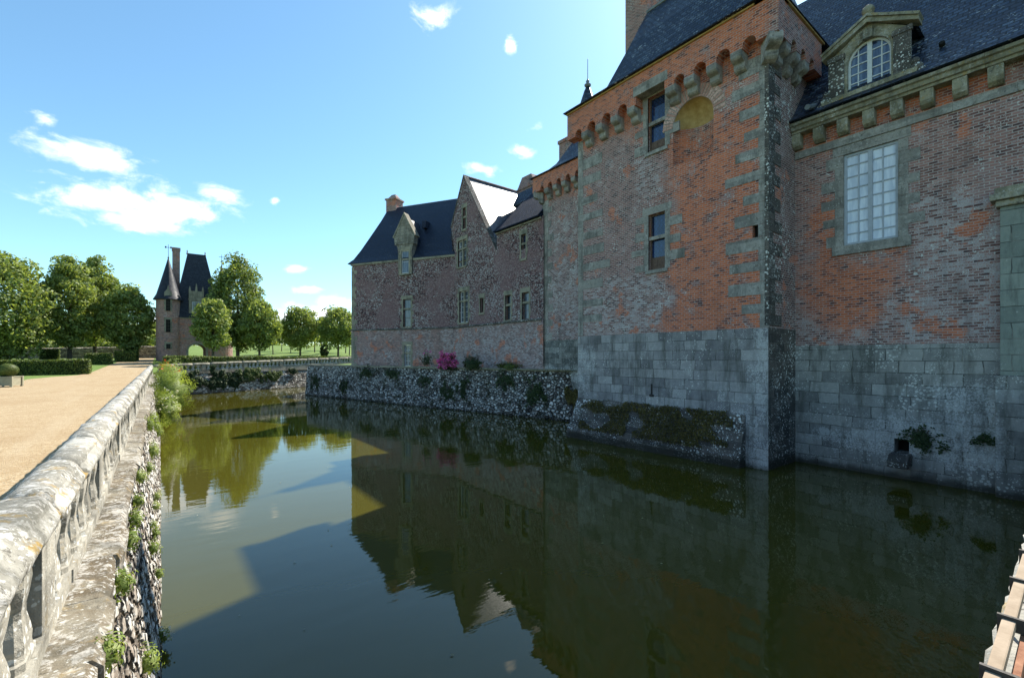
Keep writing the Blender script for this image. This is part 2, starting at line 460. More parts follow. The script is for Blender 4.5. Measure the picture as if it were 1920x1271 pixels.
def slate_mat(name, rot=0., pal=((.005, .009, .02), (.022, .034, .064), (.085, .11, .155)), spots=.6, rough=.5, bump=.9, spec=.25, rv=.2):
    m, nt = new_mat(name)
    P, x, y, z, u = coords(nt, rot)
    zz = mth(nt, 'ADD', mth(nt, 'MULTIPLY', z, 1.22), mth(nt, 'MULTIPLY', nz(nt, P, 3, 2), .03))
    vec = nd(nt, 'ShaderNodeCombineXYZ', {0: mth(nt, 'ADD', u, mth(nt, 'MULTIPLY', nz(nt, P, 6, 2), .03)), 1: zz}).outputs[0]
    bt = nd(nt, 'ShaderNodeTexBrick', {'Vector': vec, 'Color1': (0, 0, 0, 1), 'Color2': (1, 1, 1, 1), 'Mortar': (.5, .5, .5, 1), 'Scale': 1.0,
                                       'Mortar Size': .020, 'Mortar Smooth': .2, 'Bias': 0., 'Brick Width': .24, 'Row Height': .165})
    rnd = nd(nt, 'ShaderNodeSeparateColor', {0: bt.outputs[0]}).outputs[0]
    t = mth(nt, 'ADD', mth(nt, 'MULTIPLY', rnd, .8), mth(nt, 'MULTIPLY', mth(nt, 'SUBTRACT', nz(nt, P, 1.4, 6, .7), .42), 1.0))
    col = ramp(nt, t, [(0, pal[0]), (.5, pal[1]), (1, pal[2])])
    col = mixc(nt, bt.outputs['Fac'], col, (.008, .01, .014))
    if spots:
        sv = nd(nt, 'ShaderNodeMapping', {'Vector': P, 'Scale': (1, 1, 2.2)}).outputs[0]
        col = lichen(nt, sv, col, spots, 7, (.48, .50, .50), lo=.42, size=.8)
    # each slate's lower edge stands proud of the next course
    fr = mth(nt, 'FRACT', mth(nt, 'DIVIDE', zz, .165))
    h = mth(nt, 'ADD', mth(nt, 'MULTIPLY', mth(nt, 'SUBTRACT', 1., fr), .8), mth(nt, 'ADD', mth(nt, 'MULTIPLY', rnd, .5), mth(nt, 'MULTIPLY', bt.outputs['Fac'], -1.)))
    rgh = mth(nt, 'ADD', rough, mth(nt, 'MULTIPLY', mth(nt, 'SUBTRACT', rnd, .5), rv))
    finish(nt, col, rgh, h, bump, .03, spec)
    return m


def plain(name, c1, c2, scale=12, rough=.8, bump=.3, bd=.01, spec=.3, metal=0):
    m, nt = new_mat(name)
    P = nd(nt, 'ShaderNodeNewGeometry').outputs['Position']
    n = nz(nt, P, scale, 5, .65)
    b, o = finish(nt, ramp(nt, n, [(.3, c1), (.7, c2)]), rough, n, bump, bd, spec)
    b.inputs['Metallic'].default_value = metal
    return m


def leaf_mat(name, c1, c2, c3=None, trans=.35, rough=.55):
    m, nt = new_mat(name)
    g = nd(nt, 'ShaderNodeNewGeometry')
    r = g.outputs['Random Per Island']
    big = nz(nt, g.outputs['Position'], .9, 3)
    t = mth(nt, 'ADD', mth(nt, 'MULTIPLY', r, .75), mth(nt, 'MULTIPLY', mth(nt, 'SUBTRACT', big, .4), .8))
    col = ramp(nt, t, [(0, c1), (.6, c2), (1, c3 or c2)])
    b = nd(nt, 'ShaderNodeBsdfPrincipled', {'Base Color': col, 'Roughness': rough, 'Specular IOR Level': .35})
    tr = nd(nt, 'ShaderNodeBsdfTranslucent', {'Color': mixc(nt, 1., col, (1.25, 1.2, .5), 'MULTIPLY')})
    mx = nd(nt, 'ShaderNodeMixShader', {0: trans, 1: b.outputs[0], 2: tr.outputs[0]})
    nd(nt, 'ShaderNodeOutputMaterial', {'Surface': mx.outputs[0]})
    return m


def glass_mat(name, c1, c2, lattice=None, rough=.06, ior=1.7):
    m, nt = new_mat(name)
    P, x, y, z, u = coords(nt)
    Pv = nd(nt, 'ShaderNodeMapping', {'Vector': P, 'Scale': (3, 3, .6)}).outputs[0]
    col = mixc(nt, mrange(nt, nz(nt, Pv, 2.4, 4), .38, .62), c1, c2)
    if lattice:
        a = mth(nt, 'ADD', u, mth(nt, 'MULTIPLY', z, .8))
        b = mth(nt, 'SUBTRACT', u, mth(nt, 'MULTIPLY', z, .8))
        f = None
        for q in (a, b):
            fr = mth(nt, 'ABSOLUTE', mth(nt, 'SUBTRACT', mth(nt, 'FRACT', mth(nt, 'DIVIDE', q, lattice)), .5))
            k = mth(nt, 'GREATER_THAN', fr, .43)
            f = k if f is None else mth(nt, 'MAXIMUM', f, k)
        col = mixc(nt, mth(nt, 'MULTIPLY', f, .8), col, (.006, .007, .01))
    b = nd(nt, 'ShaderNodeBsdfPrincipled', {'Base Color': col, 'Roughness': rough, 'IOR': ior,
                                            'Normal': nd(nt, 'ShaderNodeBump', {'Strength': .12, 'Distance': .02, 'Height': nz(nt, P, 3.5, 2)}).outputs[0]})
    nd(nt, 'ShaderNodeOutputMaterial', {'Surface': b.outputs[0]})
    return m


TWR = [(6.0, 10.0, 4.2, 12.4), (6.0, 15.0, 13.2, 15.5), (9.5, 11.9, 12.7, 15)]
M = {}
M['brick_tower'] = brick_mat('tower_brick', cleans=TWR, washes=[(9.9, 11.2, 4.2, 7.2), (10.6, 14.6, 4.4, 7.4), (10.5, 11.6, 10.0, 12.4), (8.2, 10.6, 10.2, 11.5)], lich=.8, lo=.46, wash_lo=.50)
M['brick_wing'] = brick_mat('wing_brick', dull=(.215, .105, .085), cleans=[(4.9, 5.9, 5.0, 9.2), (3.6, 5.6, 4.6, 6.8), (1.5, 6.4, 10.8, 12)], washes=[(1.2, 6.4, 3.9, 5.9), (1.3, 3.3, 5.5, 8.5)], lich=.8, lo=.43, wash_lo=.50)
M['brick_section'] = brick_mat('rear_tower_brick', dull=(.185, .10, .09), cleans=[(16, 22, 13.1, 16)], washes=[(15, 21, 4.5, 9.5)], lich=.9, lo=.42, wash_lo=.46)
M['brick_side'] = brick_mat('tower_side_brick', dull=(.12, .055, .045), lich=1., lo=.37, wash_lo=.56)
M['brick_chimney'] = brick_mat('chimney_brick', dull=(.19, .085, .065), lich=.6)
ROT_FAR = math.atan2(8.76, -5.1)
M['brick_far_low'] = brick_mat('far_wing_lower_brick', rot=ROT_FAR, dull=(.20, .10, .085), lich=.7, wash_lo=.38)
M['brick_gable_low'] = brick_mat('gable_lower_brick', dull=(.20, .11, .10), lich=.8, wash_lo=.34, washes=[(20, 32, 2.5, 5.2)])
M['brick_gate'] = brick_mat('gatehouse_brick', dull=(.28, .13, .10), lich=.5, wash_lo=.54)
M['mottle'] = rubble_mat('mottled_flint_brick', (10, 10, 15.0), [(0, (.055, .036, .044)), (.20, (.14, .075, .08)), (.45, (.28, .15, .145)), (.66, (.38, .27, .255)), (.86, (.44, .38, .37)), (1, (.58, .55, .54))],
                         dark=(.05, .036, .034), edge=.05, lich=.4, lo=.44, wet=-5, lsc=20., patch=((.17, .08, .085), (.42, .28, .28)))
M['ashlar'] = stone_mat('tower_ashlar', pal=((.115, .11, .12), (.235, .23, .235), (.38, .37, .365)), scale=15, lich=.7, lo=.44, wet=.12, washes=[(6.2, 6.95, -1, 5.0), (6.2, 8.2, -1, 1.8), (13.6, 15, 2, 4.2)])
M['ashlar_wing'] = stone_mat('wing_ashlar', pal=((.105, .105, .105), (.24, .24, .23), (.37, .365, .345)), lich=.7, lo=.44, wet=.2, washes=[(1.2, 4.6, .5, 2.0), (1.2, 2.9, 1.6, 3.1), (4.2, 6.2, .6, 1.6)], scale=13)
M['ashlar_section'] = stone_mat('rear_tower_ashlar', pal=((.08, .085, .085), (.17, .175, .165), (.32, .32, .30)), row=.33, wid=.6, lich=.9, lo=.42, washes=[(15.5, 21, 2, 3.2)], mortar=(.36, .35, .33))
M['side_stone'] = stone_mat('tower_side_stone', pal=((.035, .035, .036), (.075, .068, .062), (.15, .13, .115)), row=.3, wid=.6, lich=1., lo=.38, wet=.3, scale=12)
M['stone'] = stone_mat('grey_dressed_stone', joints=False, pal=((.13, .12, .11), (.235, .22, .20), (.35, .325, .29)), lich=.6, lo=.48, scale=16, lsize=.8, crust=.25)
M['stone_cornice'] = stone_mat('mossy_cornice_stone', joints=False, pal=((.13, .12, .085), (.235, .215, .15), (.33, .30, .215)), lich=.7, lo=.48, scale=15, yellow=.5, crust=.3)
M['stone_pilaster'] = stone_mat('pilaster_stone', row=.42, wid=2.2, pal=((.15, .17, .15), (.225, .25, .22), (.30, .32, .275)), lich=.35, lo=.58)
M['stone_warm'] = stone_mat('warm_window_stone', joints=False, pal=((.15, .14, .11), (.24, .22, .17), (.32, .29, .22)), lich=.5, lo=.52, scale=9)
M['dormer_stone'] = stone_mat('dormer_stone', rot=ROT_FAR, row=.26, wid=.55, pal=((.09, .08, .07), (.20, .18, .145), (.31, .28, .23)), lich=.8, lo=.42, scale=12)
M['coping'] = stone_mat('balustrade_coping', joints=False, pal=((.12, .115, .095), (.26, .25, .215), (.46, .45, .40)), lich=.7, lo=.44, scale=26, yellow=.75, crust=.7, cscale=15)
M['baluster'] = stone_mat('baluster_stone', joints=False, pal=((.13, .125, .11), (.31, .295, .25), (.44, .42, .36)), lich=.85, lo=.40, scale=18, yellow=.3)
M['ledge'] = stone_mat('earthy_ledge', joints=False, pal=((.05, .042, .03), (.125, .10, .065), (.26, .24, .19)), lich=.6, lo=.46, scale=26, crust=.55, cscale=16, yellow=.3)
M['rubble_left'] = rubble_mat('moat_rubble', (5.2, 5.2, 7.5), dark=(.13, .10, .07), pal=[(0, (.10, .085, .07)), (.25, (.24, .20, .16)), (.5, (.40, .37, .32)), (.75, (.54, .52, .47)), (1, (.66, .64, .60))], lich=.7, lo=.42, wet=.02, disp=.03)
M['rubble_terrace'] = rubble_mat('terrace_rubble', (4.4, 4.4, 6.2), [(0, (.06, .055, .05)), (.25, (.20, .18, .16)), (.45, (.40, .38, .35)), (.7, (.58, .56, .53)), (1, (.70, .68, .65))], lich=.8, lo=.38, moss=.7, wet=.1, disp=.035)
M['rubble_far'] = rubble_mat('far_moat_rubble', (3.4, 3.4, 6), lich=.5, moss=.7, wet=.1)
M['garden_wall'] = rubble_mat('garden_wall_stone', (2.2, 2.2, 4.5), [(0, (.10, .085, .07)), (.4, (.22, .19, .155)), (.8, (.32, .28, .23)), (1, (.40, .36, .30))], edge=.05, lich=.3, wet=-9)
M['bridge'] = stone_mat('bridge_coping', pal=((.20, .19, .16), (.36, .35, .31), (.50, .48, .43)), lich=.9, lo=.38, scale=14, yellow=.7)
M['slate'] = slate_mat('slate_roof')
M['slate_dull'] = slate_mat('dull_slate', spec=.05, rough=.7, spots=.1, pal=((.006, .010, .022), (.014, .022, .044), (.032, .045, .075)))
M['slate_far'] = slate_mat('far_slate', rot=ROT_FAR, spots=.12, pal=((.010, .017, .036), (.016, .027, .055), (.030, .042, .075)))
M['slate_gable'] = slate_mat('gable_slate', spots=.0, rough=.34, bump=.12, spec=.6, rv=.02)
M['slate_gate'] = slate_mat('gatehouse_slate', spots=.1, pal=((.02, .024, .034), (.032, .038, .052), (.055, .062, .08)))
M['lead'] = plain('lead_sheet', (.10, .115, .13), (.20, .22, .24), 6, .5)
M['white_wood'] = plain('white_painted_wood', (.50, .52, .55), (.62, .64, .66), 9, .6, .15)
M['grey_wood'] = plain('weathered_white_paint', (.30, .33, .38), (.40, .43, .48), 9, .6, .15)
M['brown_wood'] = plain('brown_wood', (.07, .045, .035), (.16, .105, .08), 14, .7)
M['curtain_glass'] = glass_mat('curtained_glass', (.50, .55, .65), (.66, .70, .78), None, .2, 1.5)
M['blue_glass'] = glass_mat('leaded_glass', (.012, .022, .06), (.02, .045, .13), .16)
M['dormer_glass'] = glass_mat('dormer_glass', (.02, .03, .07), (.09, .12, .18), None, .04, 1.9)
M['dark_glass'] = glass_mat('dark_glass', (.012, .015, .022), (.035, .042, .055), None, .08, 1.6)
M['grey_glass'] = glass_mat('grey_blue_glass', (.06, .075, .10), (.12, .14, .18), None, .12, 1.6)
def voussoir():
    m, nt = new_mat('voussoir_brick')
    g = nd(nt, 'ShaderNodeNewGeometry')
    c = ramp(nt, g.outputs['Random Per Island'], [(0, (.38, .20, .165)), (.5, (.50, .29, .24)), (1, (.58, .39, .34))])
    n = nz(nt, g.outputs['Position'], 18, 4)
    finish(nt, mixc(nt, mrange(nt, n, .4, .7), c, (.24, .15, .12)), .9, n)
    M['voussoir'] = m


voussoir()
M['mortar'] = plain('lime_mortar', (.30, .27, .24), (.46, .42, .37), 9, .95)
M['ochre'] = plain('ochre_render', (.32, .20, .07), (.50, .36, .16), 5, .95, .5)
M['black'] = plain('dark_recess', (.006, .006, .006), (.012, .012, .011), 5, .95)
M['iron'] = plain('wrought_iron', (.02, .018, .017), (.045, .04, .036), 20, .6)
M['rust'] = plain('rusty_iron', (.16, .055, .025), (.34, .17, .10), 16, .85, .5)
M['rust_top'] = plain('sunbleached_rust', (.23, .17, .11), (.36, .28, .20), 11, .75, .3)
M['lime'] = leaf_mat('lime_tree_leaves', (.085, .13, .035), (.26, .325, .10), (.43, .47, .20), .5)
M['lime_dark'] = leaf_mat('dark_tree_leaves', (.055, .09, .025), (.185, .24, .066), (.34, .38, .145), .45)
M['hedge'] = leaf_mat('box_hedge_leaves', (.045, .07, .014), (.11, .15, .028), (.20, .225, .055), .3)
M['hedge_core'] = plain('hedge_core', (.012, .02, .005), (.03, .045, .012), 8, 1, .5)
M['bush'] = leaf_mat('bright_shrub_leaves', (.10, .16, .03), (.25, .33, .08), (.42, .47, .18), .45)
M['creeper'] = leaf_mat('dark_creeper_leaves', (.012, .028, .008), (.038, .066, .018), (.09, .12, .03), .25)
M['moss'] = leaf_mat('brown_moss_tufts', (.045, .042, .012), (.11, .09, .025), (.19, .15, .04), .15, .9)
M['pink'] = leaf_mat('pink_petals', (.60, .07, .36), (.80, .16, .52), (.88, .36, .68), .4)
M['white_petal'] = leaf_mat('white_petals', (.6, .6, .55), (.75, .75, .7), (.8, .8, .78), .3)
M['red_petal'] = leaf_mat('red_petals', (.35, .05, .02), (.5, .10, .03), (.55, .2, .05), .3)
M['floater'] = leaf_mat('floating_leaf', (.16, .15, .06), (.34, .32, .20), (.6, .6, .55), .1)
M['bark'] = plain('bark', (.035, .028, .02), (.11, .09, .07), 7, .95, .8, .04)
M['tub'] = plain('planter_wood', (.24, .22, .15), (.34, .32, .23), 10, .8)


def ground_mats():
    m, nt = new_mat('lawn')
    P = nd(nt, 'ShaderNodeNewGeometry').outputs['Position']
    c = ramp(nt, nz(nt, P, .25, 5, .6), [(.3, (.11, .175, .028)), (.55, (.16, .225, .05)), (.75, (.24, .27, .09))])
    c = mixc(nt, mrange(nt, nz(nt, P, 6, 4, .7), .35, .65), c, (.085, .14, .026))
    finish(nt, c, .95, nz(nt, P, 14, 4, .7), .8, .05)
    M['grass'] = m
    m, nt = new_mat('gravel')
    P = nd(nt, 'ShaderNodeNewGeometry').outputs['Position']
    v = nd(nt, 'ShaderNodeTexVoronoi', {'Vector': P, 'Scale': 48.})
    r = nd(nt, 'ShaderNodeSeparateColor', {0: v.outputs['Color']}).outputs[0]
    t = mth(nt, 'ADD', mth(nt, 'MULTIPLY', r, .6), mth(nt, 'MULTIPLY', nz(nt, P, 3, 6, .75), .55))
    c = ramp(nt, t, [(.1, (.15, .095, .045)), (.4, (.32, .225, .12)), (.65, (.39, .29, .165)), (.95, (.52, .43, .30))])
    c = mixc(nt, mth(nt, 'MULTIPLY', mrange(nt, nz(nt, P, .6, 5, .65), .46, .66), .5), c, (.30, .205, .105))
    tr = nd(nt, 'ShaderNodeMapping', {'Vector': P, 'Scale': (1.1, .05, 1)}).outputs[0]
    c = mixc(nt, mth(nt, 'MULTIPLY', mrange(nt, nz(nt, tr, 1.0, 4, .6), .5, .66), .35), c, (.42, .335, .22))
    c = mixc(nt, mth(nt, 'MULTIPLY', mrange(nt, nz(nt, P, 26, 3, .7), .60, .70), .7), c, (.16, .11, .06))
    h = mth(nt, 'ADD', mth(nt, 'SUBTRACT', 1., v.outputs['Distance']), nz(nt, P, 10, 4))
    finish(nt, c, .95, h, .7, .015)
    M['gravel'] = m
    m, nt = new_mat('moat_water')
    P = nd(nt, 'ShaderNodeNewGeometry').outputs['Position']
    # a ripple train that runs across the view, with calmer and livelier patches
    q = nd(nt, 'ShaderNodeMapping', {'Vector': P, 'Rotation': (0, 0, R(38)), 'Scale': (.8, 2.6, 1)}).outputs[0]
    fine = nz(nt, q, 2.6, 3, .5)
    slow = nz(nt, q, .7, 2, .5)
    amp = mrange(nt, nz(nt, P, .16, 2), .35, .7, .35, 1.)
    h = mth(nt, 'MULTIPLY', mth(nt, 'ADD', mth(nt, 'MULTIPLY', fine, .35), slow), amp)
    col = mixc(nt, nz(nt, P, .22, 4, .6), (.050, .046, .005), (.066, .061, .008))
    b = nd(nt, 'ShaderNodeBsdfPrincipled', {'Base Color': col, 'Roughness': .004, 'IOR': 1.42, 'Specular IOR Level': .5,
                                            'Normal': nd(nt, 'ShaderNodeBump', {'Strength': .08, 'Distance': .07, 'Height': h}).outputs[0]})
    nd(nt, 'ShaderNodeOutputMaterial', {'Surface': b.outputs[0]})
    M['water'] = m


ground_mats()


# ------------------------------------------------------------------ ground, path, water
def gz(x, y):
    z = 2.0
    z += max(0, min(y - 54, 46)) * .030
    z += max(0, min(y - 100, 100)) * .042
    z += max(0, y - 200) * .012
    z += max(0, min(x - 12, 20)) * .03 * max(0, min(1, (y - 50) / 20))
    return z


def sheet(name, xs, yf, mat, dz=0., zf=gz, parent=None, kind='structure', zadd=None):
    mb = MB()
    ny = len(yf(xs[0]))
    vs = []
    for x in xs:
        for y in yf(x):
            vs.append((x, y, zf(x, y) + dz))
    fs = [(i * ny + j, (i + 1) * ny + j, (i + 1) * ny + j + 1, i * ny + j + 1) for i in range(len(xs) - 1) for j in range(ny - 1)]
    return vs, fs


def geo(a, b, n, p=2.):
    return [a + (b - a) * (i / n) ** p for i in range(n + 1)]


def yline(x):
    return 52.2 + min(max(x, 0), 21) * .464


gb = MB()
ys_left = [-40, -20, 0, 20, 40, 48, 54, 58, 62, 66, 70, 75, 80, 85, 90, 95, 100, 110, 120, 135, 150, 175, 200, 300, 500, 900]
vs, fs = sheet('a', [-900, -500, -250, -120, -60, -40, -25, -15, -8, -4, -.78], lambda x: ys_left, None)
gb.add(vs, fs)
vs, fs = sheet('b', [-.78, 2, 5, 8, 11, 14, 17, 20, 24, 32, 45, 70, 120, 250, 500, 900], lambda x: [yline(x) + t for t in (.2, 2, 5, 8, 12, 16, 20, 26, 32, 38, 46, 60, 80, 100, 140, 240, 450, 850)], None)
gb.add(vs, fs)
vs, fs = sheet('c', [19.5, 40, 80, 200, 900], lambda x: [-60, -30, 0, 20, 40, 60.5], None, zf=lambda x, y: 2.4)
gb.add(vs, fs)
tag(gb.build('lawn', M['grass']), kind='structure')

pb = MB()
pth = [(-6, -9), (8, -9), (20, -8.6), (30, -8.0), (38, -7.4), (42, -7.2), (48, -7.6), (52, -7.0), (55, -5.6), (58, -5.2), (66, -5.0), (75, -4.8), (84, -4.6), (100, -4.2), (118, -3.6), (130, -3.4)]
pv = []
for y, xl in pth:
    for k in range(9):
        x = -.79 + (xl + .79) * k / 8 + (random.uniform(-.08, .08) if k == 8 else 0)
        pv.append((x, y, gz(x, y) + .012))
pb.add(pv, [(i * 9 + k, i * 9 + k + 1, i * 9 + k + 10, i * 9 + k + 9) for i in range(len(pth) - 1) for k in range(8)])
tag(pb.build('gravel_path', M['gravel']), kind='structure')

wb = MB()
wb.add([(-.6, -.5, 0), (20, -.5, 0), (20, 64, 0), (-.6, 64, 0)], [(0, 1, 2, 3)])
tag(wb.build('moat_water', M['water'], fix=False), kind='structure')
bb = MB()
bb.box(WORLD, -2, 24, -3, 66, -1.6, -1.2)
tag(bb.build('moat_bed', M['ledge']), kind='structure')


# ------------------------------------------------------------------ walls of the moat
def grid_wall(mb, p0, p1, prof, du, dn=.12, mi=0):
    """wall face from p0 to p1 (xy) with profile [(offset outward, z)...]; outward = right of travel"""
    a, b = Vector((*p0, 0)), Vector((*p1, 0))
    L = (b - a).length
    t = (b - a) / L
    n = Vector((t.y, -t.x, 0))
    pts = []
    for (o1, z1), (o2, z2) in zip(prof[:-1], prof[1:]):
        l = math.hypot(o2 - o1, z2 - z1)
        k = max(1, round(l / dn))
        pts += [(o1 + (o2 - o1) * i / k, z1 + (z2 - z1) * i / k) for i in range(k)]
    pts.append(prof[-1])
    m = max(1, round(L / du))
    vs = [a + t * (L * i / m) + n * o + Vector((0, 0, z)) for i in range(m + 1) for o, z in pts]
    c = len(pts)
    mb.add(vs, [(i * c + j, (i + 1) * c + j, (i + 1) * c + j + 1, i * c + j + 1) for i in range(m) for j in range(c - 1)], mi)


lw = thing('moat_wall', (0, 0, 0), 'pale rubble moat wall with sprouting weeds below the near balustrade', 'wall')
mb = MB()
grid_wall(mb, (0, .1), (0, 16), [(.07, -.5), (0, 0), (-.3, 1.98)], .035, .035)
grid_wall(mb, (0, 16), (0, 52.3), [(.07, -.5), (0, 0), (-.3, 1.98)], .09, .09)
mb.build('rubble_face', M['rubble_left'], lw, fix=False)
mb = MB()
for i in range(66):
    y0 = .1 + i * .8
    y1 = y0 + .8 - .006
    o = random.uniform(-.02, .025)
    vs = []
    for y in np.linspace(y0, y1, 5):
        for x, z in ((-.27 + o, 1.9), (-.26 + o, 2.03), (-.30 + o, 2.075), (-.5, 2.085), (-.86, 2.09), (-.86, 1.9)):
            vs.append((x + noise.noise((x * 9, y * 5, z * 9)) * .03, y, z + noise.noise((x * 7 + 5, y * 6, 3)) * .025))
    mb.rings([[Vector(v) for v in vs[k * 6:k * 6 + 6]] for k in range(5)])
mb.build('ledge', M['ledge'], lw)

fw_ = thing('moat_wall', (10, 57, 0), 'shaded rubble wall with creepers closing the far end of the moat', 'wall')
mb = MB()
grid_wall(mb, (0, 52.2), (21.5, 62.2), [(.3, -.5), (.25, 0), (.0, 2.05)], .15, .1)
mb.build('rubble_face', M['rubble_far'], fw_, fix=False)
FARF = FR((0, 52.2), (21.5, 10.0), (10.0, -21.5))
FL = math.hypot(21.5, 10)
mb = MB()
mb.box(FARF, -.3, FL, -1.0, .06, 2.03, 2.14)
mb.build('ledge', M['ledge'], fw_)

tw = thing('terrace_wall', (15, 32, 0), 'rubble retaining wall with ivy patches below the castle terrace', 'wall')
TWA, TWB = Vector((18.66, 17.6, 0)), Vector((11.2, 46.3, 0))
tdir = (TWB - TWA).normalized()
FT = FR((18.66, 17.6), tdir[:2], (-tdir.y, tdir.x))
mb = MB()
# grid_wall pushes to the right of travel, so walk from far to near
grid_wall(mb, (11.2, 46.3), (19.2, 15.5), [(.32, -.5), (.22, 0), (0, 2.85)], .06, .06)
grid_wall(mb, (20.5, 61), (11.2, 46.3), [(.32, -.5), (.22, 0), (0, 2.7)], .12, .12)
mb.build('rubble_face', M['rubble_terrace'], tw, fix=False)
mb = MB()
for i in range(25):
    u0 = -1.6 + i * 1.25
    mb.box(FT, u0, min(u0 + 1.235, 29.6), -.5, .05 + random.uniform(-.02, .02), 2.80, 2.94 + random.uniform(-.01, .01), j=.008)
mb.build('coping', M['stone_warm'], tw)
mb = MB()
mb.add([(19.4, 15.5, 2.88), (18.3, 17.8, 2.88), (11.3, 46.2, 2.74), (20.3, 60.8, 2.74), (24, 55, 2.8), (22, 17, 2.88)], [(0, 1, 2, 3, 4, 5)])
tag(mb.build('terrace', M['grass'], fix=False), kind='structure')


# ------------------------------------------------------------------ balustrades
def coping_mesh(name, F, u0, u1, zb, mat, parent, w0=-.79, w1=-.455, seg=10, slope=0.):
    """a weathered coping stone with a moulded nosing on both sides"""
    prof = [(w1 - .05, .0), (w1 - .01, .035), (w1, .075), (w1 - .015, .105), (w1 - .045, .135), (w1 - .055, .165), (w1 - .085, .20), (w1 - .13, .215),
            (w0 + .13, .215), (w0 + .085, .20), (w0 + .055, .165), (w0 + .045, .135), (w0, .105), (w0 - .0, .06), (w0 + .05, 0)]
    sd_ = random.uniform(0, 99)
    dzz, dd = random.uniform(-.008, .008), random.uniform(-.008, .008)
    mb = MB()
    rr = []
    for i in range(seg + 1):
        u = u0 + (u1 - u0) * i / seg
        e = .012 if i in (0, seg) else 0
        ring = []
        for d, z in prof:
            n1 = noise.noise((u * 4 + sd_, d * 9, z * 9)) * .016 + noise.noise((u * 13 + sd_, d * 22, z * 22)) * .009
            ring.append(F.p(u, d + dd + (n1 if d > (w0 + w1) / 2 else -n1), zb + z * (1 - e * 4) + dzz + n1 + slope * u - e * (z > .1)))
        rr.append(ring)
    mb.rings(rr)
    return mb.build(name, mat, parent, smooth=True)


def baluster_ring(F, u, d, zb, zt, w, t, n=14, waist=1.):
    prof = [(0, 1.0), (.09, 1.0), (.10, .86), (.15, .80), (.22, .84), (.34, .70), (.46, .50), (.54, .50), (.66, .70), (.78, .84), (.85, .80), (.90, .86), (.91, 1.0), (1, 1.0)]
    out = []
    for f, k in prof:
        z = zb + (zt - zb) * f
        k = 1 - (1 - k) * (1.5 if waist < 1 else 1)
        a, b = w * k / 2, t * (.6 + .4 * k) / 2
        c = .75
        out.append([F.p(u + sx * a * px, d + sy * b * py, z) for sx, sy, px, py in ((1, 1, 1, c), (1, 1, c, 1), (-1, 1, c, 1), (-1, 1, 1, c), (-1, -1, 1, c), (-1, -1, c, 1), (1, -1, c, 1), (1, -1, 1, c))])
    return out


FLW = FR((0, 0), (0, 1), (1, 0))
bal = thing('balustrade', (-.55, 26, 2.08), 'long sunlit lichen-crusted stone balustrade running along the gravel path', 'balustrade')
y = .9
k = 0
while y < 52.3:
    L = random.uniform(1.2, 1.7)
    coping_mesh('coping_stone', FLW, y, min(y + L - .012, 52.6), 2.685, M['coping'], bal, seg=14 if y < 12 else 6)
    y += L
mb = MB()
for i in range(44):
    y0 = .9 + i * 1.18
    mb.box(FLW, y0, y0 + 1.172, -.76, -.49 + random.uniform(-.008, .008), 2.075, 2.19, j=.004)
mb.build('plinth', M['baluster'], bal)
proto = None
nb = 0
rest = MB()
y = 1.15
while y < 52:
    bay = (nb % 7) == 6
    if bay:
        mb = MB()
        mb.box(FLW, y - .19, y + .19, -.75, -.50, 2.18, 2.70)
        o = mb.build('pier', M['baluster'], bal, bevel=.012)
    elif nb < 98:
        if proto is None:
            mb = MB()
            mb.rings(baluster_ring(FLW, 0, -.625, 2.185, 2.695, .30, .24))
            proto = mb.build('baluster', M['baluster'], bal, smooth=False, bevel=0)
            proto.location.y += y
        else:
            o = proto.copy()
            COL.objects.link(o)
            o.parent = bal
            o.location = (-bal.location.x + random.uniform(-.006, .006), -bal.location.y + y, -bal.location.z)
            o.scale = (1, random.uniform(.94, 1.05), 1)
    else:
        rest.rings(baluster_ring(FLW, y, -.625, 2.185, 2.695, .30, .24))
    nb += 1
    y += .42
if rest.v:
    tag(rest.build('balusters', M['baluster'], bal), kind='stuff')

fbal = thing('balustrade', (10, 57, 2.1), 'grey stone balustrade with oval gaps across the far end of the moat', 'balustrade')
SL = .0295
u = -.4
while u < FL:
    coping_mesh('coping_stone', FARF, u, min(u + 1.6, FL), 2.75, M['stone_warm'], fbal, w0=-.5, w1=-.1, seg=4, slope=SL)
    u += 1.615
mb = MB()
mb.prism(FARF, [(-.3, 2.13), (FL, 2.13), (FL, 2.24 + SL * FL), (-.3, 2.24)], -.44, -.16)
mb.build('plinth', M['stone_warm'], fbal)
proto = None
u, k = .1, 0
while u < FL:
    zz = 2.22 + SL * u
    if k % 9 == 8:
        mb = MB()
        mb.box(FARF, u - .2, u + .2, -.46, -.14, zz, zz + .55)
        mb.build('pier', M['stone_warm'], fbal)
    elif proto is None:
        mb = MB()
        mb.rings(baluster_ring(FARF, 0, -.3, 2.22, 2.78, .42, .22, waist=.5))
        proto = mb.build('baluster', M['baluster'], fbal)
        off0 = proto.location.copy()
        proto.location = off0 + FARF.u * u + Vector((0, 0, SL * u))
    else:
        o = proto.copy()
        COL.objects.link(o)
        o.parent = fbal
        o.location = off0 + FARF.u * u + Vector((0, 0, SL * u))
    u += .47
    k += 1

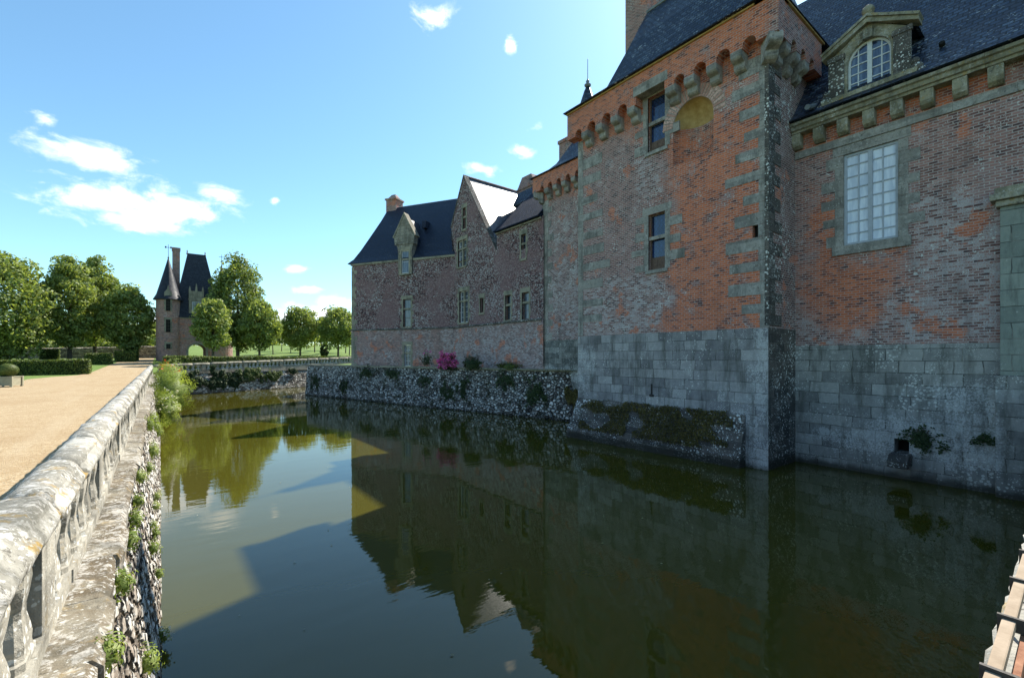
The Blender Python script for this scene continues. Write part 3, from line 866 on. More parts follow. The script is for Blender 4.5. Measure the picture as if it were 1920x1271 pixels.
# ------------------------------------------------------------------ bridge with its iron rail, lower right
FB = FR((0, 0), (1, 0), (0, 1))
br = thing('bridge_parapet', (8, 0, 0), 'white and yellow lichened stone bridge edge beneath the rusty rail', 'wall')
mb = MB()
mb.box(FB, .3, 17.4, -1.6, .10, -.5, 2.55)
mb.build('wall', M['bridge'], br)
mb = MB()
x = .5
while x < 17.4:
    L = random.uniform(.5, .9)
    rr = []
    for i in range(9):
        uu = x + (L - .01) * i / 8
        rr.append([FB.p(uu, d + noise.noise((uu * 9, d * 9, 1)) * .02, z + noise.noise((uu * 11, d * 12, 7)) * .02) for d, z in ((-.5, 2.53), (-.5, 2.70), (-.1, 2.72), (.10, 2.72), (.18, 2.70), (.215, 2.66), (.205, 2.6), (.17, 2.53))])
    mb.rings(rr)
    x += L
mb.build('coping', M['bridge'], br)
rl = thing('iron_railing', (8, .05, 2.7), 'rusty iron railing with flat sun-bleached top bar in the lower right corner', 'railing')
mb = MB()
mb.box(FB, .9, 17.2, 0.13, .16, 2.875, 2.90)
mb.build('top_bar', M['rust_top'], rl, bevel=.004)
for i in range(42):
    x = 1.66 + i * .37
    mb = MB()
    mb.box(FB, x, x + .012, 0.098, .170, 2.868, 2.91)
    mb.box(FB, x, x + .012, .162, .170, 2.72, 2.868)
    mb.build('strap', M['iron'], rl)
mb = MB()
mb.box(FB, .9, 17.2, 0.105, .122, 2.1, 2.865)
mb.build('side_plate', M['rust'], rl)
for i in range(40):
    x = 1.75 + i * .37
    mb = MB()
    mb.tube([(x, .09, 2.2), (x + .03, .08, 2.5), (x + .1, .09, 2.7), (x + .14, .095, 2.86)], .012, 6)
    mb.tube([(x + .2, .09, 2.86), (x + .18, .075, 2.5), (x + .2, .09, 2.2)], .01, 6)
    mb.build('scroll', M['rust'], rl, smooth=True)


# ------------------------------------------------------------------ windows
def window(parent, F, u0, u1, z0, z1, rec=.16, cols=2, rows=2, transom=None, wood='white_wood', glass='dark_glass', leaves=1, panel=0., stone=None, bar=.025, post=None, sill=True, d=0., label=None, sw=.20, alt=.16, frame_w=.05):
    mb = MB()
    dr = d - rec
    mb.box(F, u0, u0 + frame_w, dr, dr + .06, z0, z1)
    mb.box(F, u1 - frame_w, u1, dr, dr + .06, z0, z1)
    mb.box(F, u0 + frame_w, u1 - frame_w, dr, dr + .06, z0, z0 + frame_w)
    mb.box(F, u0 + frame_w, u1 - frame_w, dr, dr + .06, z1 - frame_w, z1)
    lw_ = (u1 - u0 - 2 * frame_w) / leaves
    for L in range(leaves):
        a = u0 + frame_w + L * lw_
        if L:
            mb.box(F, a - .055, a + .055, dr + .002, dr + .072, z0 + frame_w, z1 - frame_w)
        n = cols
        for i in range(1, n):
            x = a + lw_ * i / n
            mb.box(F, x - bar / 2, x + bar / 2, dr + .004, dr + .045, z0 + frame_w + panel, z1 - frame_w)
    for i in range(1, rows):
        z = z0 + panel + (z1 - z0 - panel) * i / rows
        mb.box(F, u0 + frame_w, u1 - frame_w, dr + .006, dr + .042, z - bar / 2, z + bar / 2)
    if panel:
        for L in range(2):
            w = (u1 - u0 - 2 * frame_w) / 2
            a = u0 + frame_w + L * w
            mb.box(F, a + .004, a + w - .004, dr + .01, dr + .035, z0 + frame_w, z0 + panel)
            mb.box(F, a + .07, a + w - .07, dr + .036, dr + .05, z0 + frame_w + .08, z0 + panel - .08)
    win = mb.build('window', M[wood], parent)
    if label:
        win['label'] = label
    mb = MB()
    mb.add([F.p(u0, dr + .012, z0), F.p(u1, dr + .012, z0), F.p(u1, dr + .012, z1), F.p(u0, dr + .012, z1)], [(0, 1, 2, 3)])
    mb.build('pane', M[glass], win, fix=False)
    sm = M[stone or 'stone']
    if transom is not None:
        mb = MB()
        mb.prism(F, [(u0, transom - .07), (u1, transom - .07), (u1, transom + .07), (u0, transom + .07)], dr + .05, d - .03)
        mb.build('transom', sm, win)
    if post is not None:
        mb = MB()
        mb.box(F, post - .065, post + .065, dr + .055, d - .035, z0, z1)
        mb.build('mullion', sm, win)
    mb = MB()
    # jambs in alternating long and short stones, then the lintel
    z = z0 - .02
    i = 0
    while z < z1 - .02:
        h = min(random.uniform(.26, .40), z1 - z)
        for sgn, e in ((-1, u0), (1, u1)):
            w = sw + (alt * random.uniform(.7, 1.3) if (i + (sgn > 0)) % 2 else 0)
            a, b = (e - w, e) if sgn < 0 else (e, e + w)
            mb.box(F, a, b, d - .06, d + .014 + random.uniform(0, .006), z + .004, z + h - .004)
        z += h
        i += 1
    mb.box(F, u0 - sw - .06, u1 + sw + .06, d - .05, d + .022, z1 + .004, z1 + .30)
    mb.build('surround', sm, win)
    if sill:
        mb = MB()
        mb.box(F, u0 - .12, u1 + .12, d - .15, d + .07, z0 - .16, z0 - .022)
        mb.build('sill', sm, win)
    return win


def corbel(F, u, w, z0, z1, dep, mat, parent):
    """two-tier rounded bracket of stone"""
    h = z1 - z0
    pr = [(0, 0)] + [(dep * (.50 * math.sin(R(a))), h * (.24 - .24 * math.cos(R(a)))) for a in (20, 45, 70, 95)] + [(dep * .50, .40 * h)] + [(dep * (.55 + .47 * math.sin(R(a))), h * (.66 - .22 * math.cos(R(a)))) for a in (10, 30, 50, 70, 90)] + [(dep * 1.02, .9 * h), (dep * .96, 1.0 * h), (0, h)]
    mb = MB()
    vs = [F.p(u - w / 2, d - .02, z0 + z) for d, z in pr] + [F.p(u + w / 2, d - .02, z0 + z) for d, z in pr]
    n = len(pr)
    mb.add(vs, [list(range(n))[::-1], list(range(n, 2 * n))] + [(i, (i + 1) % n, n + (i + 1) % n, n + i) for i in range(n)])
    return mb.build('corbel', mat, parent, bevel=.02)


def parapet(F, u0, u1, arches, zb, zt, d0, d1, mat, parent, r=.26, name='parapet', gap=None):
    poly = [(u1, zt), (u0, zt), (u0, zb)]
    for c, rr in arches:
        poly += [(c - rr, zb)] + [(a, b) for a, b in arc(c, zb + .07, rr, 180, 0, 9)] + [(c + rr, zb)]
    poly += [(u1, zb)]
    mb = MB()
    mb.prism(F, poly, d0, d1)
    return mb.build(name, mat, parent)


def quad_ring(x0, x1, y0, y1, z):
    return [Vector((x0, y0, z)), Vector((x1, y0, z)), Vector((x1, y1, z)), Vector((x0, y1, z))]


# ------------------------------------------------------------------ the big corbelled tower
FTW = FR((15.5, 0), (0, 1), (-1, 0))
FTS = FR((0, 6.35), (1, 0), (0, -1))
T = thing('brick_tower', (18, 10.5, 0), 'tall brick castle tower with a niche and a corbelled top rising from the moat', 'castle tower')
mb = MB()
NI = (8.17, 9.77, 10.97, 13.26)
mb.wall(FTW, 6.35, 14.72, 4.63, 14.3, [(10.12, 10.90, 11.88, 14.08), (10.12, 10.87, 7.14, 9.37), NI, (6.6, 6.84, 7.62, 8.1)], .26)
# spandrels that turn the niche opening into an arch
mb.prism(FTW, [(NI[0], 13.26), (NI[0], 12.46)] + arc(8.97, 12.46, .80, 180, 90, 8)[1:] + [(8.97, 13.265)], -.05, 0)
mb.prism(FTW, [(NI[1], 13.26), (8.97, 13.265)] + arc(8.97, 12.46, .80, 90, 0, 8)[:-1] + [(NI[1], 12.46)], -.05, 0)
mb.wall(FTW, 6.35, 14.72, 14.3, 14.9, [], 0)
mb.build('wall', M['brick_tower'], T, fix=False)
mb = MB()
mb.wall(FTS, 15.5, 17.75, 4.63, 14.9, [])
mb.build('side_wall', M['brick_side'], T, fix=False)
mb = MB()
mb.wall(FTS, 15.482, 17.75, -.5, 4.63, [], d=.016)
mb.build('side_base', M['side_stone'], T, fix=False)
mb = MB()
mb.add([(15.5, 14.72, -.5), (22, 14.72, -.5), (22, 14.72, 14.9), (15.5, 14.72, 14.9)], [(0, 1, 2, 3)])
mb.add([(22, 14.72, -.5), (22, 6.35, -.5), (22, 6.35, 14.9), (22, 14.72, 14.9)], [(0, 1, 2, 3)])
mb.add([(17.75, 6.35, 11), (22, 6.35, 11), (22, 6.35, 14.9), (17.75, 6.35, 14.9)], [(0, 1, 2, 3)])
mb.build('rear_wall', M['brick_section'], T, fix=False)
mb = MB()
mb.wall(FTW, 6.335, 14.735, -.5, 4.63, [], d=.02)
mb.add([FTW.p(6.335, .02, 4.63), FTW.p(14.735, .02, 4.63), FTW.p(14.735, -.02, 4.63), FTW.p(6.335, -.02, 4.63)], [(0, 1, 2, 3)])
mb.build('stone_base', M['ashlar'], T, fix=False)
# battered plinth
mb = MB()
rr = []
for i in range(33):
    u = 7.05 + (14.75 - 7.05) * i / 32
    q = lambda a: noise.noise((u * 2.1, a, 4)) * .05
    k = .45 + .3 * (u - 7.05) / 7.7
    rr.append([FTW.p(u, d + q(d * 5 + z), z + q(z * 3 + 2) * .8) for d, z in ((-.1, 1.78), (.05, 1.74), (k * .35, 1.30), (k * .62, .86), (k * .9, .42), (k, .36), (k + .02, 0), (k + .03, -.5), (-.1, -.5))])
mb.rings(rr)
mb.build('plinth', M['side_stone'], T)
# corner pier of the base, lime-white, and its counterpart on the left
for zt_, zb_, yl in [(13.58, 13.03, 7.29), (12.77, 12.40, 7.52), (11.98, 11.62, 7.27), (11.20, 10.90, 7.11), (10.56, 10.24, 7.40), (9.83, 9.50, 7.75), (9.08, 8.76, 7.14), (8.44, 8.03, 7.42),
                     (7.62, 7.20, 7.73), (6.84, 6.52, 7.60), (6.15, 5.73, 7.64), (5.43, 5.12, 7.19)]:
    mb = MB()
    mb.box(FTW, 6.33, yl, -.1, .016, zb_, zt_)
    mb.build('quoin', M['stone'], T, bevel=.008)
zc = [13.03, 12.77, 12.40, 11.98, 11.62, 11.20, 10.90, 10.56, 10.24, 9.83, 9.50, 9.08, 8.76, 8.44, 8.03, 7.62, 7.20, 6.84, 6.52, 6.15, 5.73, 5.43, 5.12, 4.63]
for a, b in zip(zc[0::2], zc[1::2]):
    mb = MB()
    mb.box(FTW, 6.328, 6.35 + .26 + random.uniform(-.03, .05), -.1, .018, b + .006, a - .006)
    mb.build('quoin', M['stone'], T, bevel=.008)
zz = 4.7
k = 0
while zz < 13.3:
    h = random.uniform(.3, .45)
    w = (.40 if k % 2 else .95) + random.uniform(-.1, .12)
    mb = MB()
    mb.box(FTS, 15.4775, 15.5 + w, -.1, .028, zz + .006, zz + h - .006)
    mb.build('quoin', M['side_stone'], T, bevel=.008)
    zz += h
    k += 1
for zt_, zb_, yr in [(12.8, 12.32, 12.93), (12.0, 11.6, 13.0), (11.05, 10.70, 13.2), (10.27, 9.95, 12.9), (9.42, 9.08, 12.9), (8.76, 8.35, 12.82), (7.98, 7.62, 12.49), (7.21, 6.80, 12.9), (6.30, 5.98, 12.9), (5.60, 5.28, 12.95)]:
    mb = MB()
    mb.box(FTW, yr + .35, 14.735, -.1, .016, zb_, zt_)
    mb.build('quoin', M['stone'], T, bevel=.008)
zz = 4.65
while zz < 13.6:
    h = random.uniform(.34, .5)
    mb = MB()
    mb.box(FTW, 14.42, 14.742, -.1, .012, zz + .005, zz + h - .005)
    mb.build('quoin', M['stone'], T, bevel=.008)
    zz += h
# niche: half cylinder with a half dome
mb = MB()
N_ = 14
ring = lambda z, k: [FTW.p(8.97 + .80 * k * math.cos(R(180 * i / N_)), -.72 * k * math.sin(R(180 * i / N_)), z) for i in range(N_ + 1)]
rr = [ring(10.97, 1), ring(11.7, 1), ring(12.46, 1)]
mb.rings(rr, cap=False, closed=False)
mb.add([FTW.p(8.97, 0, 10.975)] + ring(10.975, 1), [(0, i, i + 1) for i in range(1, N_ + 1)])
mb.build('niche', M['brick_tower'], T, smooth=True, fix=False)
mb = MB()
mb.rings([ring(12.46 + .80 * math.sin(R(a)), max(.01, math.cos(R(a)))) for a in (0, 15, 30, 45, 60, 75, 89)], cap=False, closed=False)
mb.build('niche_dome', M['ochre'], T, smooth=True, fix=False)
mb = MB()
for i in range(26):
    a0, a1 = 180 * i / 26 + 1.0, 180 * (i + 1) / 26 - 1.0
    mb.prism(FTW, [(8.97 + r * math.cos(R(a)), 12.42 + r * math.sin(R(a))) for r, a in ((.81, a0), (1.24, a0), (1.24, a1), (.81, a1))], -.03, .024 + random.uniform(0, .006))
rg = mb.build('arch_ring', M['voussoir'], T)
mb = MB()
mb.prism(FTW, arc(8.97, 12.42, 1.25, 180, 0, 26) + arc(8.97, 12.42, .805, 0, 180, 26), -.03, .006)
mb.build('mortar', M['mortar'], rg)
# corbels, arches and overhanging parapet
CF = [7.17, 8.02, 8.86, 9.62, 11.40, 12.26, 13.10, 13.93]
for c in CF:
    corbel(FTW, c, .37 + random.uniform(-.02, .03), 13.24, 13.85, .48, M['stone'], T)
for c in (15.95, 16.75, 17.5):
    corbel(FTS, c, .36, 13.18, 13.84, .46, M['stone'], T)
corbel(FR((15.52, 6.37), (1, -1), (-1, -1)), 0, .42, 13.15, 13.84, .64, M['stone'], T)
ar = [(6.74, .21), (7.6, .235), (8.44, .235), (9.24, .21)]
parapet(FTW, 5.86, 9.85, ar, 13.79, 14.95, 0.004, .46, M['brick_tower'], T)
ar = [(11.83, .235), (12.68, .235), (13.52, .235), (14.3, .19)]
parapet(FTW, 11.15, 15.0, ar, 13.79, 14.95, 0.004, .46, M['brick_tower'], T)
mb = MB()
mb.box(FTW, 9.85, 11.15, 0.004, .455, 14.50, 14.95)
mb.build('parapet', M['brick_tower'], T)
mb = MB()
mb.box(FTW, 9.72, 11.28, -.2, .475, 14.12, 14.50)
mb.build('lintel', M['stone'], T, bevel=.012)
parapet(FTS, 15.5, 18.8, [(16.35, .2), (17.13, .2), (17.9, .2)], 13.79, 14.95, .004, .46, M['brick_tower'], T)
mb = MB()
mb.box(FTW, 5.84, 15.02, -.3, .53, 14.952, 15.0)
mb.box(FTS, 14.97, 18.9, -.2, .53, 14.952, 15.0)
mb.build('eaves_board', M['ochre'], T)
window(T, FTW, 10.12, 10.90, 11.90, 14.08, .2, 1, 1, transom=13.02, wood='brown_wood', glass='blue_glass', panel=.42, stone='stone', alt=.35, sw=.22)
window(T, FTW, 10.12, 10.87, 7.16, 9.37, .2, 1, 1, transom=8.42, wood='brown_wood', glass='blue_glass', panel=.5, stone='stone', alt=.5, sw=.22)
mb = MB()
mb.box(FTW, 6.58, 6.86, -.4, -.2, 7.6, 8.12)
mb.build('arrow_slit', M['black'], T)
mb = MB()
mb.tube([FTW.p(10.7, .05, 2.6), FTW.p(10.7, .05, 2.15)], .03, 6)
mb.tube([FTW.p(10.62, .05, 2.14), FTW.p(10.78, .05, 2.14)], .05, 6)
mb.build('wall_anchor', M['iron'], T)
mb = MB()
mb.rings([quad_ring(14.84, 22.6, 5.78, 15.08, 15.003), quad_ring(14.84, 22.6, 5.78, 15.08, 15.04), quad_ring(15.45, 22.0, 6.2, 14.3, 15.33), quad_ring(16.5, 21.0, 6.75, 13.97, 16.2), quad_ring(17.2, 20.3, 7.3, 13.0, 18.2), quad_ring(18.0, 19.6, 7.9, 12.7, 19.8)])
mb.build('roof', M['slate'], T)
mb = MB()
mb.tube([(18.0, 12.7, 19.82), (18.0, 7.9, 19.82)], .09, 6)
mb.build('ridge_cap', M['lead'], T)
mb = MB()
mb.box(WORLD, 18.45, 19.7, 13.0, 14.3, 15.5, 21.7)
mb.box(WORLD, 18.38, 19.77, 12.93, 14.37, 21.7, 22.0)
mb.build('chimney', M['brick_chimney'], T)

# ------------------------------------------------------------------ the wing on the right
W = thing('castle_wing', (20, 0, 0), 'brick castle wing at right with a slate roof, stone dormer and large white window', 'castle wing')
FW = FR((17.7, 0), (0, 1), (-1, 0))
mb = MB()
mb.wall(FW, -16, 6.35, 4.07, 11.75, [(3.52, 4.93, 7.31, 10.31)], .26)
mb.build('wall', M['brick_wing'], W, fix=False)
mb = MB()
mb.wall(FW, -16, 6.35, -.5, 4.07, [(3.27, 3.62, .78, 1.2)], .5, d=.02)
mb.add([FW.p(-16, .02, 4.07), FW.p(6.35, .02, 4.07), FW.p(6.35, -.02, 4.07), FW.p(-16, -.02, 4.07)], [(0, 1, 2, 3)])
mb.build('stone_base', M['ashlar_wing'], W, fix=False)
mb = MB()
mb.box(FW, 3.2, 3.7, -.8, -.48, .7, 1.3)
mb.build('drain_hole', M['black'], W)
mb = MB()
mb.prism(FR((0, 3.44), (-1, 0), (0, 1)), [(-17.8, .42), (-17.1, .40), (-17.1, .60), (-17.3, .76), (-17.8, .80)], -.24, .24)
mb.build('drain_spout', M['side_stone'], W, bevel=.03)
mb = MB()
mb.add([(17.7, -16, -.5), (26, -16, -.5), (26, -16, 11.7), (17.7, -16, 11.7)], [(0, 1, 2, 3)])
mb.add([(26, -16, 0), (26, 14, 0), (26, 14, 12), (26, -16, 12)], [(0, 1, 2, 3)])
mb.build('rear_wall', M['brick_section'], W, fix=False)
win = window(W, FW, 3.53, 4.92, 7.33, 10.30, .12, 2, 8, None, 'grey_wood', 'curtain_glass', leaves=2, stone='stone', sw=.24, alt=.3, frame_w=.075, bar=.035, sill=False, label='tall white casement window with pale curtains behind its panes')
mb = MB()
mb.box(FW, 3.22, 5.23, -.1, .08, 7.02, 7.32)
mb.build('sill', M['stone'], win, bevel=.012)
for y0, y1 in ((-16, 3.2), (5.26, 6.34)):
    mb = MB()
    u = y0
    while u < y1 - .01:
        e = min(u + random.uniform(.9, 1.3), y1)
        mb.box(FW, u, e - .005, -.02, .06, 10.62, 10.86)
        u = e
    mb.build('string_course', M['stone'], W)
mb = MB()
mb.box(FW, 3.2, 5.26, -.02, .065, 10.61, 10.87)
mb.build('lintel', M['stone'], W)
for i in range(26):
    c = 6.34 - i * .68 - .1
    mb = MB()
    prf = [(-.02, 10.93), (.12, 10.93), (.25, 11.00), (.30, 11.10), (.31, 11.40), (-.02, 11.40)]
    vs = [FW.p(c - .15, d, z) for d, z in prf] + [FW.p(c + .15, d, z) for d, z in prf]
    mb.add(vs, [list(range(6))[::-1], list(range(6, 12))] + [(k, (k + 1) % 6, 6 + (k + 1) % 6, 6 + k) for k in range(6)])
    mb.build('bracket', M['stone_cornice'], W, bevel=.015)
mb = MB()
u = -16
while u < 6.3:
    e = min(u + random.uniform(1.0, 1.6), 6.34)
    prf = [(-.02, 11.405), (.34, 11.405), (.36, 11.47), (.43, 11.49), (.45, 11.60), (.52, 11.63), (.54, 11.71), (.48, 11.745), (-.02, 11.76)]
    prf = [(d + random.uniform(-.006, .006) if d > 0 else d, z) for d, z in prf]
    n = len(prf)
    vs = [FW.p(u, d, z) for d, z in prf] + [FW.p(e - .006, d, z) for d, z in prf]
    mb.add(vs, [list(range(n))[::-1], list(range(n, 2 * n))] + [(k, (k + 1) % n, n + (k + 1) % n, n + k) for k in range(n)])
    u = e
mb.build('cornice', M['stone_cornice'], W)
mb = MB()
prof = [(17.10, 11.79), (17.5, 12.1), (18.4, 13.2), (19.6, 15.0), (21.9, 19.0), (24.2, 15.0), (26.4, 11.79)]
mb.rings([[Vector((x, y, z)) for x, z in prof] for y in (-16.3, -8, 0, 6.34, 9)])
mb.build('roof', M['slate'], W)
# dormer
D = MB()
dF = FR((17.62, 0), (0, 1), (-1, 0))
wy0, wy1, wz0, wsp = 3.68, 4.80, 12.2, 13.18
cy = (wy0 + wy1) / 2
body = [(3.3, 11.79), (5.2, 11.79), (5.2, 13.95), (cy, 14.55), (3.3, 13.95)]
# front with an arched opening
outer = [(3.3, 11.79), (5.2, 11.79), (5.2, 13.85), (cy, 14.45), (3.3, 13.85)]
D.prism(dF, [(3.3, 11.79), (5.2, 11.79), (5.2, wz0), (3.3, wz0)], -.35, 0)
D.prism(dF, [(3.3, wz0), (wy0, wz0), (wy0, wsp), (3.3, wsp)], -.35, 0)
D.prism(dF, [(wy1, wz0), (5.2, wz0), (5.2, wsp), (wy1, wsp)], -.35, 0)
D.prism(dF, [(3.3, wsp)] + arc(cy, wsp, .56, 180, 0, 14) + [(5.2, wsp), (5.2, 13.6), (cy, 14.22), (3.3, 13.6)], -.35, 0)
dorm = D.build('dormer', M['stone_cornice'], W)
for s_ in (0, 1):
    a, b = (3.2, 3.62) if s_ == 0 else (4.88, 5.3)
    mb = MB()
    mb.box(dF, a, b, .0, .07, 12.15, 13.40)
    mb.box(dF, a - .03, b + .03, .0, .10, 13.40, 13.56)
    mb.build('pilaster', M['side_stone'], dorm)
mb = MB()
for sg in (-1, 1):
    e = cy + sg * 1.22
    mb.prism(dF, [(cy, 14.18), (e, 13.56), (e, 13.68), (cy, 14.34)][::sg], -.30, .16)
    mb.prism(dF, [(cy, 14.344), (e, 13.685), (e + sg * .04, 13.75), (cy, 14.43)][::sg], -.30, .22)
mb.build('pediment', M['stone_cornice'], dorm)
mb = MB()
mb.box(dF, cy - .12, cy + .12, -.02, .10, 13.72, 14.02)
mb.build('keystone', M['stone_cornice'], dorm)
mb = MB()
mb.lathe((17.6, cy, 14.36), [(.14, 0), (.10, .06), (.07, .09), (.14, .13), (.17, .20), (.17, .26), (.13, .34), (.06, .39), (.02, .40)], 14)
mb.build('finial', M['stone_cornice'], dorm, smooth=True)
mb = MB()
mb.box(dF, 3.05, 5.45, -.02, .24, 12.02, 12.16)
mb.box(dF, 3.2, 5.3, -.02, .13, 11.8, 12.02)
mb.build('sill', M['stone_cornice'], dorm)
for sg in (-1, 1):
    mb = MB()
    e = cy + sg * 1.06
    for k, (o, z, r_) in enumerate(((.10, 12.22, .16), (.22, 12.02, .17), (.06, 12.42, .12), (.3, 11.88, .14))):
        c = dF.p(e + sg * o, .02, z)
        mb.lathe((c.x, c.y, c.z - r_), [(r_ * math.sin(R(a)), r_ - r_ * math.cos(R(a))) for a in (8, 40, 70, 90, 120, 150, 172)], 9)
    mb.build('scroll', M['side_stone'], dorm, smooth=True)
mb = MB()
dr = -.2
fl = lambda u: wsp + math.sqrt(max(0, .56 ** 2 - (u - cy) ** 2))
oa = arc(cy, wsp, .56, 180, 0, 16)
ia = arc(cy, wsp, .50, 0, 180, 16)
mb.prism(dF, oa + ia, dr, dr + .07)
mb.box(dF, wy0, wy0 + .06, dr, dr + .07, wz0, wsp)
mb.box(dF, wy1 - .06, wy1, dr, dr + .07, wz0, wsp)
mb.box(dF, wy0 + .06, wy1 - .06, dr, dr + .07, wz0, wz0 + .07)
mb.box(dF, cy - .06, cy + .06, dr + .004, dr + .085, wz0 + .07, wsp + .5)
for sg in (-1, 1):
    u = cy + sg * .30
    mb.box(dF, u - .016, u + .016, dr + .006, dr + .05, wz0 + .07, fl(u) - .05)
for i in range(1, 5):
    z = wz0 + .07 + i * .285
    hw = .52 if z < wsp else math.sqrt(max(.01, .5 ** 2 - (z - wsp) ** 2))
    mb.box(dF, cy - hw, cy - .06, dr + .008, dr + .045, z - .016, z + .016)
    mb.box(dF, cy + .06, cy + hw, dr + .008, dr + .045, z - .016, z + .016)
mb.build('window_frame', M['white_wood'], dorm)
mb = MB()
mb.add([dF.p(u, dr + .02, z) for u, z in [(wy0, wz0), (wy1, wz0)] + arc(cy, wsp, .56, 0, 180, 16)], [list(range(19))])
mb.build('pane', M['dormer_glass'], dorm, fix=False)
mb = MB()
mb.prism(FR((17.62, 0), (0, 1), (-1, 0)), [(3.36, 11.9), (5.14, 11.9), (5.14, 13.58), (cy, 14.16), (3.36, 13.58)], -2.4, -.352)
mb.build('cheek', M['slate'], dorm)
for a in (0, 1):
    mb = MB()
    sg = -1 if a == 0 else 1
    mb.prism(FR((17.62, 0), (0, 1), (-1, 0)), [(cy, 14.18), (cy + sg * 1.15, 13.58), (cy + sg * 1.15, 13.64), (cy, 14.26)][::sg], -2.8, -.302)
    mb.build('dormer_roof', M['slate'], dorm)
# pilaster at the right edge
mb = MB()
mb.box(FW, -.7, 1.40, -.02, .26, 3.2, 7.62)
mb.build('pilaster', M['stone_pilaster'], W, bevel=.01)
mb = MB()
mb.box(FW, -.8, 1.48, -.02, .34, -.5, 3.2)
mb.build('pilaster_base', M['ashlar_wing'], W, bevel=.02)
mb = MB()
mb.box(FW, -.78, 1.48, -.02, .36, 7.624, 7.78)
mb.box(FW, -.86, 1.58, -.02, .48, 7.783, 7.95)
mb.box(FW, -.80, 1.50, -.02, .40, 7.953, 8.12)
mb.build('capital', M['stone_cornice'], W, bevel=.03)
mb = MB()
mb.tube([(17.75, 5.75, 12.3), (17.15, 5.75, 12.05), (17.05, 5.75, 12.03)], [.10, .09, .09], 8)
mb.build('rain_spout', M['lead'], W)
mb = MB()
mb.tube([(18.15, 2.6, 12.75), (17.95, 2.6, 12.85)], .07, 8)
mb.build('vent_pipe', M['black'], W)

# ------------------------------------------------------------------ the smaller corbelled tower behind
S = thing('brick_tower', (21, 18, 0), 'narrower set-back brick castle tower just left of the big one, with corbels under its eaves', 'castle tower')
FS = FR((18.5, 0), (0, 1), (-1, 0))
FSN = FR((0, 20.55), (1, 0), (0, 1))
mb = MB()
mb.wall(FS, 14.7, 20.55, 4.66, 14.6, [])
mb.add([FSN.p(18.5, 0, -.5), FSN.p(24, 0, -.5), FSN.p(24, 0, 14.6), FSN.p(18.5, 0, 14.6)], [(0, 1, 2, 3)])
mb.build('wall', M['brick_section'], S, fix=False)
mb = MB()
mb.wall(FS, 14.7, 20.56, -.5, 4.66, [], d=.02)
mb.build('stone_base', M['ashlar_section'], S, fix=False)
zz, k = 4.7, 0
while zz < 13.1:
    h = random.uniform(.36, .52)
    w = (.45 if k % 2 else .85) + random.uniform(-.1, .15)
    mb = MB()
    mb.box(FS, 20.57 - w, 20.57, -.1, .016, zz + .005, zz + h - .005)
    mb.build('quoin', M['stone'], S, bevel=.008)
    zz += h
    k += 1
for c in (16.89, 17.6, 18.36, 19.08, 19.82):
    corbel(FS, c, .34, 13.10, 13.76, .45, M['stone'], S)
corbel(FR((18.52, 20.53), (1, 1), (-1, 1)), 0, .40, 13.02, 13.75, .62, M['stone'], S)
parapet(FS, 14.8, 21.0, [(15.8, .18), (16.5, .18), (17.24, .17), (17.98, .17), (18.72, .17), (19.45, .17), (20.14, .15)], 13.70, 14.58, .004, .45, M['brick_section'], S)
mb = MB()
mb.box(FSN, 18.5, 23, .004, .45, 13.70, 14.58)
mb.build('parapet', M['brick_section'], S)
mb = MB()
mb.rings([quad_ring(17.93, 24.5, 14.8, 21.15, 14.585), quad_ring(17.93, 24.5, 14.8, 21.15, 14.63), quad_ring(18.5, 24, 14.8, 20.5, 14.88), quad_ring(19.3, 23.6, 14.8, 20.2, 15.6), quad_ring(20.3, 23.0, 14.8, 19.9, 17.0), quad_ring(21.2, 22.6, 14.8, 19.6, 18.6)])
mb.build('roof', M['slate'], S)
mb = MB()
mb.box(WORLD, 20.5, 21.6, 20.0, 21.2, 14.5, 17.5)
mb.box(WORLD, 20.43, 21.67, 19.93, 21.27, 17.5, 17.7)
mb.build('chimney', M['brick_chimney'], S)

TU = thing('stair_turret', (23, 20.99, 0), 'slim slate spire with a metal finial peeping above the castle roofs', 'turret')
mb = MB()
mb.lathe((23, 20.99, 0), [(1.05, 2), (1.05, 18.9), (1.1, 18.95)], 18)
mb.build('wall', M['brick_chimney'], TU, smooth=True)
mb = MB()
mb.lathe((23, 20.99, 0), [(1.28, 18.9), (1.26, 18.96), (.98, 19.4), (.72, 20.2), (.50, 21.0), (.24, 21.8), (.10, 22.1)], 18)
mb.build('spire', M['slate'], TU, smooth=True)
mb = MB()
mb.lathe((23, 20.99, 22.05), [(.09, 0), (.22, .08), (.24, .16), (.10, .26), (.13, .40), (.05, .52), (.025, .6), (.018, 1.9), (.005, 2.0)], 10)
mb.build('finial', M['lead'], TU, smooth=True)

# ------------------------------------------------------------------ gabled wing and hipped far wing
G = thing('gabled_wing', (20, 26, 2.8), 'mottled castle wing with a steep pointed gable and sun-glaring slate slope', 'castle wing')
FG = FR((18.4, 0), (0, 1), (-1, 0))
WIN_G = [(29.14, 30.36, 10.66, 12.68), (28.92, 30.16, 6.30, 8.72), (26.82, 27.28, 6.86, 7.94), (23.62, 24.24, 6.13, 7.81), (21.76, 22.46, 6.05, 7.79), (22.08, 22.54, 9.98, 11.54), (29.22, 29.66, 13.46, 15.10)]
mb = MB()
mb.wall(FG, 20.38, 31.0, 5.97, 10.6, [w for w in WIN_G if w[3] < 10], .24)
mb.wall(FG, 25.22, 31.0, 10.6, 11.1, [(29.14, 30.36, 10.66, 11.1)], .24)
mb.wall(FG, 20.38, 25.22, 10.6, 12.28, [(22.08, 22.54, 10.6, 11.54)], .24)
mb.wall(FG, 20.5, 25.22, 9.98, 10.6, [(22.08, 22.54, 9.98, 10.6)], .24, d=-.0005) if False else None
